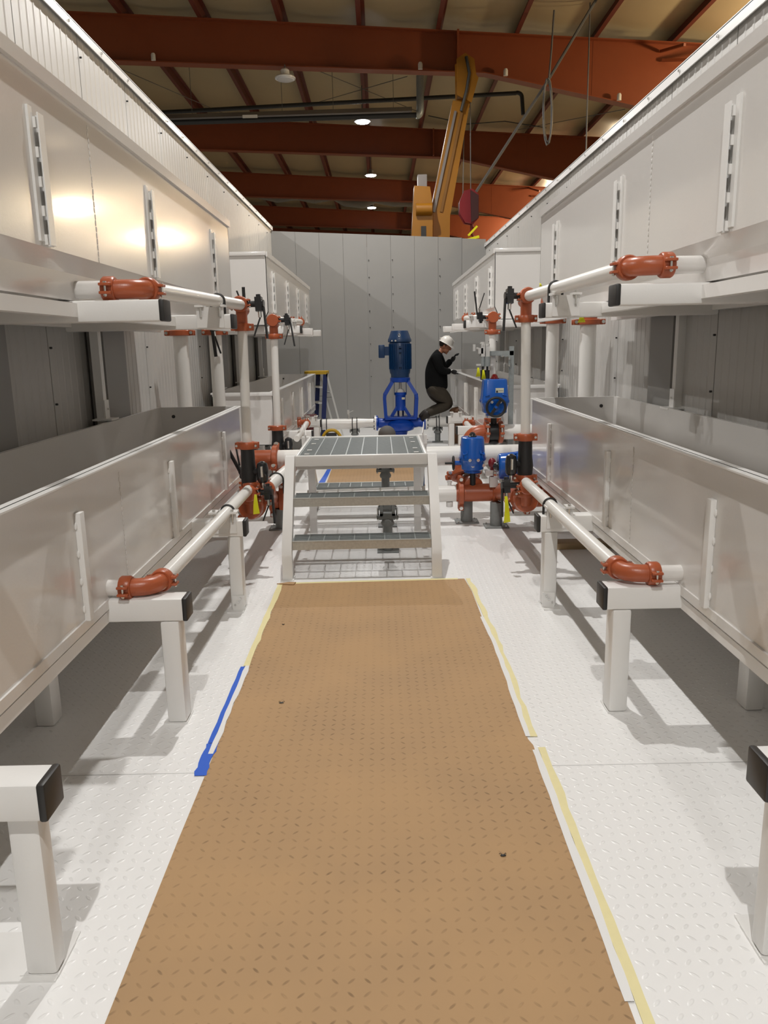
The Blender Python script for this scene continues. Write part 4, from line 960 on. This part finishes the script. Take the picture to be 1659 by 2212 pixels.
t = thing('suction_pipe', 'white pipe running left from the pump behind the stepladder', 'pipe', (-.7, py, .2))
b = B(); tube(b, [(-1.25, py, .33), (-.50, py, .33), (-.40, py, .335), (-.20, py, .345), (-.11, py, .345)], [.088, .088, .086, .066, .066], 22); ob('pipe', b, PIPE, t)
for x in (-.98, -.90, -.475, -.40): u_bolt(t, (x, py, .333), (1, 0, 0), .090, .13)
b = B(); cyl(b, (-.53, py, .41), (-.53, py, .47), .012, n=10); cyl(b, (-.53, py, .46), (-.53, py, .50), .02, n=10); p = V((-.535, py, .50)); box(b, p.x - .02, p.x + .015, p.y - .02, p.y + .02, p.z - .01, p.z + .06); beam(b, p + V((.015, 0, .02)), p + V((.08, 0, .05)), .015, .01); ob('vent_valve', b, ALU, t)
coupling(t, (-1.22, py, .33), (1, 0, 0), .088)
t = thing('discharge_pipe', 'white pipe running right from the pump under the kneeling worker', 'pipe', (1.0, py, .2))
b = B(); cyl(b, (.758, py, .335), (1.36, py, .335), .085, n=22); ob('pipe', b, PIPE, t)
for x in (.91, .955): u_bolt(t, (x, py, .335), (1, 0, 0), .087, .13)
b = B(); cyl(b, (.98, py - .02, .41), (.98, py - .02, .50), .02, n=12); ob('pipe_nipple', b, PIPE, t)
stanchion('dark adjustable stand under the pump pipe left of the pump', -.44, py, .33, .088)
stanchion('dark adjustable stand under the pump pipe below the kneeling worker', .935, py, .335, .085)
# things on the deck near the pump
b = B(); c = at(836, 938, 11.6); ball(b, c, .13, .12, .13); lathe(b, V((c.x, c.y, 0)), (0, 0, 1), [(0, .24), (c.z * .5, .17), (c.z, .125)], 18); tag(ob('tarp_bundle', b, GREYC), 'grey rounded covered bundle on the deck in front of the pump', 'bundle')
b = B(); c = at(884, 942, 11.6); ball(b, V((c.x, c.y, .12)), .22, .12, .12); tag(ob('tarp_bundle', b, GREYC), 'low dark grey bundle right of the rounded one, in front of the pump', 'bundle')
t = thing('relief_valve', 'small white valve standing at the back right corner of the stair platform', 'valve', at(913, 952, 8.2))
b = B(); c = at(912, 945, 8.2); cyl(b, (c.x, c.y, 0), (c.x, c.y, c.z), .022, n=12); ob('riser', b, MBLUE, t); b = B(); lathe(b, c - V((0, 0, .03)), (0, 0, 1), [(0, .06), (.02, .065), (.03, .03), (.05, .04), (.07, .02)], 14); ob('valve_head', b, FRAME, t)

# ------------------------------------------------------------------ stepladder
t = thing('stepladder', 'blue and aluminium stepladder with a yellow top, by the end wall at left', 'ladder', (-1.0, 14.3, 0))
s = V((-.16, .40, 0)); top = at(703, 806, 14.1); f0, r0 = V((-1.06, 14.1, 0)), V((-.70, 14.1, 0))
b = B(); q = V((top.x - .17, 14.3, top.z)); 
loft(b, [[q + V((x, y, z)) for x, y in rrect(0, 0, .21, .22, .03)] for z in (-.02, .025, .035)]); ob('ladder_top', b, YELD, t)
for k in (0, 1):
    b = B(); beam(b, f0 + s * k, top + s * k, .035, .08, up=(1, 0, 0)); ob('front_rail', b, LBLUE, t)
    b = B(); beam(b, r0 + s * k, top + s * k + V((.02, 0, 0)), .03, .035, up=(0, 1, 0)); ob('rear_rail', b, ALU, t)
    b = B(); a = f0 + (top - f0) * .62 + s * k; c = r0 + (top - r0) * .62 + s * k; beam(b, a, c, .006, .02, up=(0, 1, 0)); ob('spreader', b, IRON, t)
for z in (.30, .60, .88):
    f = z / top.z; a = f0 + (top - f0) * f; b = B(); loft(b, [[p + V((dx, 0, dz)) for dx, dz in ((-.10, -.018), (.03, -.018), (.03, .012), (-.10, .012))] for p in (a + s * .03, a + s * .97)]); ob('step', b, ALU, t)
for z in (.25, .78):
    f = z / top.z; a = r0 + (top - r0) * f; b = B(); beam(b, a, a + s, .03, .025); ob('rear_brace', b, ALU, t)
t = thing('work_light', 'yellow arched stand with a black middle, low on the deck by the stepladder', 'stand', at(717, 945, 10.5))
c = at(716, 945, 10.6); b = B(); tube(b, [V((c.x - .165, c.y, 0)), V((c.x - .13, c.y, c.z * .8))] + arc(V((c.x - .12, c.y, c.z + .0)), V((c.x - .08, c.y, c.z + .10)), V((c.x, c.y, c.z + .10)), 5) + arc(V((c.x + .02, c.y, c.z + .10)), V((c.x + .08, c.y, c.z + .10)), V((c.x + .13, c.y, c.z + .0)), 5) + [V((c.x + .165, c.y, 0))], .022, 10); ob('frame', b, YELD, t)
b = B(); box(b, c.x - .07, c.x + .07, c.y - .04, c.y + .05, c.z - .05, c.z + .06, r=.01); box(b, c.x - .07, c.x - .05, c.y - .02, c.y + .02, 0, c.z); box(b, c.x + .05, c.x + .07, c.y - .02, c.y + .02, 0, c.z); ob('lamp_head', b, BLACK, t)
b = B(); c = at(668, 902, 12.2); box(b, c.x - .12, c.x + .1, 12.1, 12.5, 0, c.z + .03, r=.02); tag(ob('red_crate', b, mat('dark_red_plastic', sl((.30, .03, .03)), .5)), 'dark red box under the far left trough beside the stepladder', 'box')

# ------------------------------------------------------------------ strut frame with instruments at the far right
t = thing('strut_frame', 'grey strut post with an arm reaching left, behind the red domed actuator', 'frame', (1.39, 8.42, 0))
yy = 8.36; a = at(1105, 752, yy)
def channel(bm, p, q, w):
    p, q = V(p), V(q); d = (q - p).normalized(); u = V((0, 1, 0)); s = d.cross(u).normalized(); e = .004
    for o, sz in ((s * w / 2, (e, w)), (-s * w / 2, (e, w))): beam(bm, p + o, q + o, sz[0], sz[1], up=u)
    beam(bm, p - u * w / 2, q - u * w / 2, w, e, up=u)
b = B(); channel(b, (a.x, yy, .0), (a.x, yy, a.z + .02), .045); ob('post', b, GALV, t)
l = at(1036, 764, yy); b = B(); channel(b, (l.x, yy, l.z), (a.x + .02, yy, l.z), .045); ob('arm', b, GALV, t)
b = B(); box(b, a.x - .07, a.x + .07, yy - .07, yy + .07, 0, .01); ob('foot_plate', b, GALV, t)
b = B(); prism(b, [(a.x - .02, l.z - .02), (a.x - .12, l.z - .02), (a.x - .12, l.z - .035), (a.x - .035, l.z - .035), (a.x - .035, l.z - .15), (a.x - .02, l.z - .15)], yy - .045, yy - .03); s = ob('corner_bracket', b, GALV, t)
for dx, dz in ((-.10, -.03), (-.03, -.06), (-.03, -.13)):
    c = B(); cyl(c, (a.x + dx, yy - .06, l.z + dz), (a.x + dx, yy - .03, l.z + dz), .009, n=8); ob('bolt', c, ZINC, s)
for k, (u, lab) in enumerate(((1043, 'left one of two instrument valves clamped on the strut arm'), (1053, 'right one of two instrument valves clamped on the strut arm'))):
    p = at(u, 766, yy - .05); t = thing('instrument_valve', lab, 'valve', p, 'instrument valves on the strut arm')
    b = B(); box(b, p.x - .02, p.x + .02, p.y - .02, p.y + .02, p.z - .02, p.z + .11 - .02 * k); cyl(b, p + V((0, 0, .09)), p + V((0, 0, .13 - .02 * k)), .024, n=12); ob('clamp', b, ALU, t)
    b = B(); cyl(b, p + V((0, 0, -.02)), p + V((0, 0, -.12)), .032 if k else .022, n=14); ob('valve_body', b, GALV, t)
    b = B(); box(b, p.x - .07 + .10 * k, p.x - .0 + .06 * k, p.y - .01, p.y + .01, p.z - .115, p.z - .095); ob('handle', b, ALU, t)
    b = B(); cyl(b, p + V((0, 0, -.12)), p + V((0, 0, -.17)), .012, n=10); cyl(b, p + V((0, 0, -.16)), p + V((0, 0, -.26 - .02 * k)), .024, n=12); ob('pressure_gauge_body', b, BLACK, t)
p = at(1033, 752, yy - .05); b = B(); box(b, p.x - .055, p.x - .03, p.y - .01, p.y + .01, p.z - .03, p.z + .04); tube(b, [p + V((-.02, 0, 0)), p + V((.02, 0, -.01)), p + V((.04, 0, -.03)), p + V((.06, 0, -.01))], .010, 8); box(b, p.x + .02, p.x + .06, p.y - .02, p.y + .02, p.z + .04, p.z + .055); box(b, p.x - .0, p.x + .05, p.y - .02, p.y + .02, l.z, p.z)
tag(ob('sample_cock', b, ALU), 'bright chromed sample cock on the left end of the strut arm', 'valve')
yellow_tag('left one of two yellow tags hanging below the strut arm', at(1033, 794, yy - .08), .05, .095, .02, .0)
yellow_tag('right one of two yellow tags hanging below the strut arm', at(1044, 799, yy - .10), .05, .095, .02, .1)
b = B(); c = at(990, 886, 12.7); ball(b, V((c.x, c.y, c.z - .02)), .15, .12, .075); ball(b, V((c.x + .10, c.y, c.z + .03)), .05, .06, .06); box(b, c.x - .12, c.x + .12, c.y - .09, c.y + .09, 0, c.z - .05, r=.02); tag(ob('tool_bag', b, BAG), 'brown slumped tool bag beside the knees of the worker', 'bag')

# ------------------------------------------------------------------ kneeling worker
def skin(name, pts, edges, material, parent, levels=2, root=0):
    me = bpy.data.meshes.new(name); me.from_pydata([tuple(p[:3]) for p in pts], edges, []); o = bpy.data.objects.new(name, me); C.objects.link(o)
    md = o.modifiers.new('skin', 'SKIN'); md.use_smooth_shade = True; md.branch_smoothing = .5
    for i, p in enumerate(pts):
        r = p[3]; me.skin_vertices[0].data[i].radius = (r, r) if not isinstance(r, tuple) else r; me.skin_vertices[0].data[i].use_root = (i == root)
    sd = o.modifiers.new('sub', 'SUBSURF'); sd.levels = levels; sd.render_levels = levels
    dg = bpy.context.evaluated_depsgraph_get(); ev = o.evaluated_get(dg); m2 = bpy.data.meshes.new_from_object(ev); m2.name = name
    bm = bmesh.new(); bm.from_mesh(m2); C.objects.unlink(o); bpy.data.objects.remove(o); bpy.data.meshes.remove(m2)
    return bm
MY = 12.93
def mp(u, v, dy=0): p = at(u, v, MY); return V((p.x, MY + dy, p.z))
man = mp(945, 830); 
hip, wst, chs, shl, nck, hd = mp(943, 832), mp(942, 812), mp(943, 787), mp(944, 766), mp(952, 759), mp(962, 746)
shN, shF = mp(941, 771, -.17), mp(943, 770, .17)
elN, haN = mp(950, 800, -.22), mp(975, 802, -.15)
elF, haF = mp(962, 795, .18), mp(981, 780, .12)
hpN, hpF = mp(940, 836, -.09), mp(940, 836, .09)
knN, knF = mp(971, 872, -.10), mp(960, 876, .10)
anN, anF = mp(922, 893, -.10), mp(920, 893, .10)
toN, toF = mp(911, 902, -.10), mp(909, 900, .10)
pts = [(*hip, (.14, .11)), (*wst, (.15, .11)), (*chs, (.17, .12)), (*shl, .09), (*nck, .055), (*(nck + (hd - nck) * .5), .055),
       (*shN, .065), (*elN, .045), (*(haN - V((.04, 0, 0))), .034), (*shF, .065), (*elF, .045), (*(haF - V((.03, 0, -.0))), .034),
       (*hpN, .09), (*knN, .065), (*anN, .045), (*toN, .035), (*hpF, .09), (*knF, .065), (*anF, .045), (*toF, .035)]
ed = [(0, 1), (1, 2), (2, 3), (3, 4), (4, 5), (3, 6), (6, 7), (7, 8), (3, 9), (9, 10), (10, 11), (0, 12), (12, 13), (13, 14), (14, 15), (0, 16), (16, 17), (17, 18), (18, 19)]
bm = skin('person', pts, ed, SKIN, None)
# head joined to the body: skull, jaw, nose, ear, brow; face turned down to the right
fw = V((.80, -.12, -.42)).normalized(); up = V((.42, -.06, .90)); up = (up - fw * up.dot(fw)).normalized(); sd_ = up.cross(fw).normalized()
HM = Matrix((fw, sd_, up)).transposed().to_4x4()
hb = bmesh.new()
ball(hb, (0, 0, .015), .098, .077, .108, 20, 14); ball(hb, (.030, 0, -.060), .066, .056, .062, 16, 10)
ball(hb, (.100, 0, -.018), .018, .013, .024, 10, 8); ball(hb, (.078, 0, -.068), .014, .026, .007, 10, 6); ball(hb, (.078, 0, -.076), .013, .022, .007, 10, 6); ball(hb, (.070, 0, -.105), .022, .026, .016, 10, 6)
ball(hb, (.083, 0, .022), .016, .052, .010, 12, 6)
for s_ in (-1, 1): ball(hb, (-.008, s_ * .077, -.015), .018, .010, .030, 10, 8); ball(hb, (.084, s_ * .030, .006), .011, .014, .008, 10, 6)
merge(bm, hb, Matrix.Translation(hd) @ HM)
person = ob('person', bm, SKIN, None, smooth=180)
tag(person, 'person in a black jacket and white hard hat kneeling at the far right trough', 'person')
pts = [(*(hip + V((0, 0, -.10))), (.19, .165)), (*(hip + V((0, 0, -.02))), (.205, .175)), (*wst, (.20, .165)), (*(wst + (chs - wst) * .5), (.20, .165)), (*chs, (.20, .165)), (*(shl + V((-.02, 0, -.02))), (.16, .13)), (*(nck + V((-.012, 0, -.012))), .080),
       (*shN, .098), (*(shN + (elN - shN) * .5), .082), (*elN, .072), (*(haN - V((.015, 0, 0))), .050), (*shF, .098), (*(shF + (elF - shF) * .5), .080), (*elF, .072), (*(haF - V((.03, 0, -.02))), .050)]
bm = skin('jacket', pts, [(0, 1), (1, 2), (2, 3), (3, 4), (4, 5), (5, 6), (5, 7), (7, 8), (8, 9), (9, 10), (5, 11), (11, 12), (12, 13), (13, 14)], JACKET, None)
ob('jacket', bm, JACKET, person, smooth=180)
pts = [(*(hip + V((0, 0, .06))), (.185, .155)), (*(hip + V((0, 0, -.03))), (.19, .16)), (*(hpN + V((0, 0, -.07))), .145), (*(hpN + (knN - hpN) * .55), .132), (*knN, .105), (*(knN + (anN - knN) * .5), .078), (*(anN + V((-.015, 0, -.01))), .060),
       (*(hpF + V((-.03, 0, -.07))), .145), (*(hpF + (knF - hpF) * .55 + V((-.03, 0, 0))), .132), (*knF, .105), (*(knF + (anF - knF) * .5), .078), (*(anF + V((-.015, 0, -.01))), .060)]
bm = skin('trousers', pts, [(0, 1), (1, 2), (2, 3), (3, 4), (4, 5), (5, 6), (1, 7), (7, 8), (8, 9), (9, 10), (10, 11)], TROUS, None)
ob('trousers', bm, TROUS, person, smooth=180)
for an, to in ((anN, toN), (anF, toF)):
    bm = skin('boot', [(*(an + V((.05, 0, .01))), .066), (*an, .070), (*(an + (to - an) * .5 + V((0, 0, -.01))), .062), (*(to + V((-.02, 0, -.04))), .052)], [(0, 1), (1, 2), (2, 3)], BOOT, None); ob('boot', bm, BOOT, person, smooth=180)
def glove(wrist, direction, palm, spread):
    """palm plus four separate fingers and a thumb"""
    d = V(direction).normalized(); n = V(palm).normalized(); s = d.cross(n).normalized()
    bm = bmesh.new()
    q = skin('palm', [(*(wrist - d * .02), .034), (*(wrist + d * .03), .040), (*(wrist + d * .085), .042)], [(0, 1), (1, 2)], GLOVE, None, 1)
    merge(bm, q)
    for k, ln in enumerate((.072, .082, .076, .060)):
        o = wrist + d * .085 + s * (k - 1.5) * .024; dd = (d + s * (k - 1.5) * spread).normalized()
        tube(bm, [o - dd * .02, o + dd * ln * .35, o + dd * ln * .72 + n * .012, o + dd * ln * .96 + n * .034], [.0125, .012, .0115, .009], 8)
    o = wrist + d * .02 - s * .036; tube(bm, [o, o - s * .025 + d * .03 + n * .006, o - s * .034 + d * .062 + n * .018], [.015, .0135, .011], 8)
    return ob('glove', bm, GLOVE, person, smooth=180)
glove(haN, (1, .1, -.25), (.2, 0, -1), .12); glove(haF - V((.03, 0, 0)), (.55, 0, .80), (.8, -.1, -.5), .22)
bm = bmesh.new(); ball(bm, (-.012, 0, .030), .104, .084, .104, 18, 12)
for v in list(bm.verts):
    if v.co.x > .045 or v.co.z < -.062: bm.verts.remove(v)
bmesh.ops.transform(bm, matrix=Matrix.Translation(hd) @ HM, verts=bm.verts); ob('hair', bm, HAIR, person, smooth=180)
bm = bmesh.new(); prof = [(.030, .155), (.036, .142), (.045, .134), (.085, .126), (.120, .105), (.145, .070), (.155, .030), (.157, .0)]
lathe(bm, (0, 0, 0), (0, 0, 1), prof, 28, xs=1.0, ys=.86)
x_, y_, _ = frame((0, 0, 1))
for v in bm.verts:
    if v.co.z < .042 and v.co.x > .05: v.co.x += .045; v.co.z -= .012
beam(bm, (-.13, 0, .062), (-.02, 0, .158), .018, .014, up=(0, 1, 0)); beam(bm, (-.02, 0, .160), (.10, 0, .115), .018, .014, up=(0, 1, 0))
bmesh.ops.transform(bm, matrix=Matrix.Translation(hd) @ HM, verts=bm.verts); ob('hard_hat', bm, HELMET, person, smooth=50)

# ------------------------------------------------------------------ world and view
w = bpy.data.worlds.new('world'); S.world = w; w.use_nodes = True
w.node_tree.nodes['Background'].inputs[0].default_value = (.5, .5, .5, 1); w.node_tree.nodes['Background'].inputs[1].default_value = .02
S.view_settings.view_transform = 'Standard'; S.view_settings.look = 'None'; S.view_settings.gamma = 1; S.view_settings.use_curve_mapping = False
S.view_settings.exposure = 0.0
S.cycles.max_bounces = 9; S.cycles.diffuse_bounces = 7; S.cycles.use_denoising = True
S.cycles.sample_clamp_indirect = 6.0; S.cycles.caustics_reflective = False; S.cycles.caustics_refractive = False
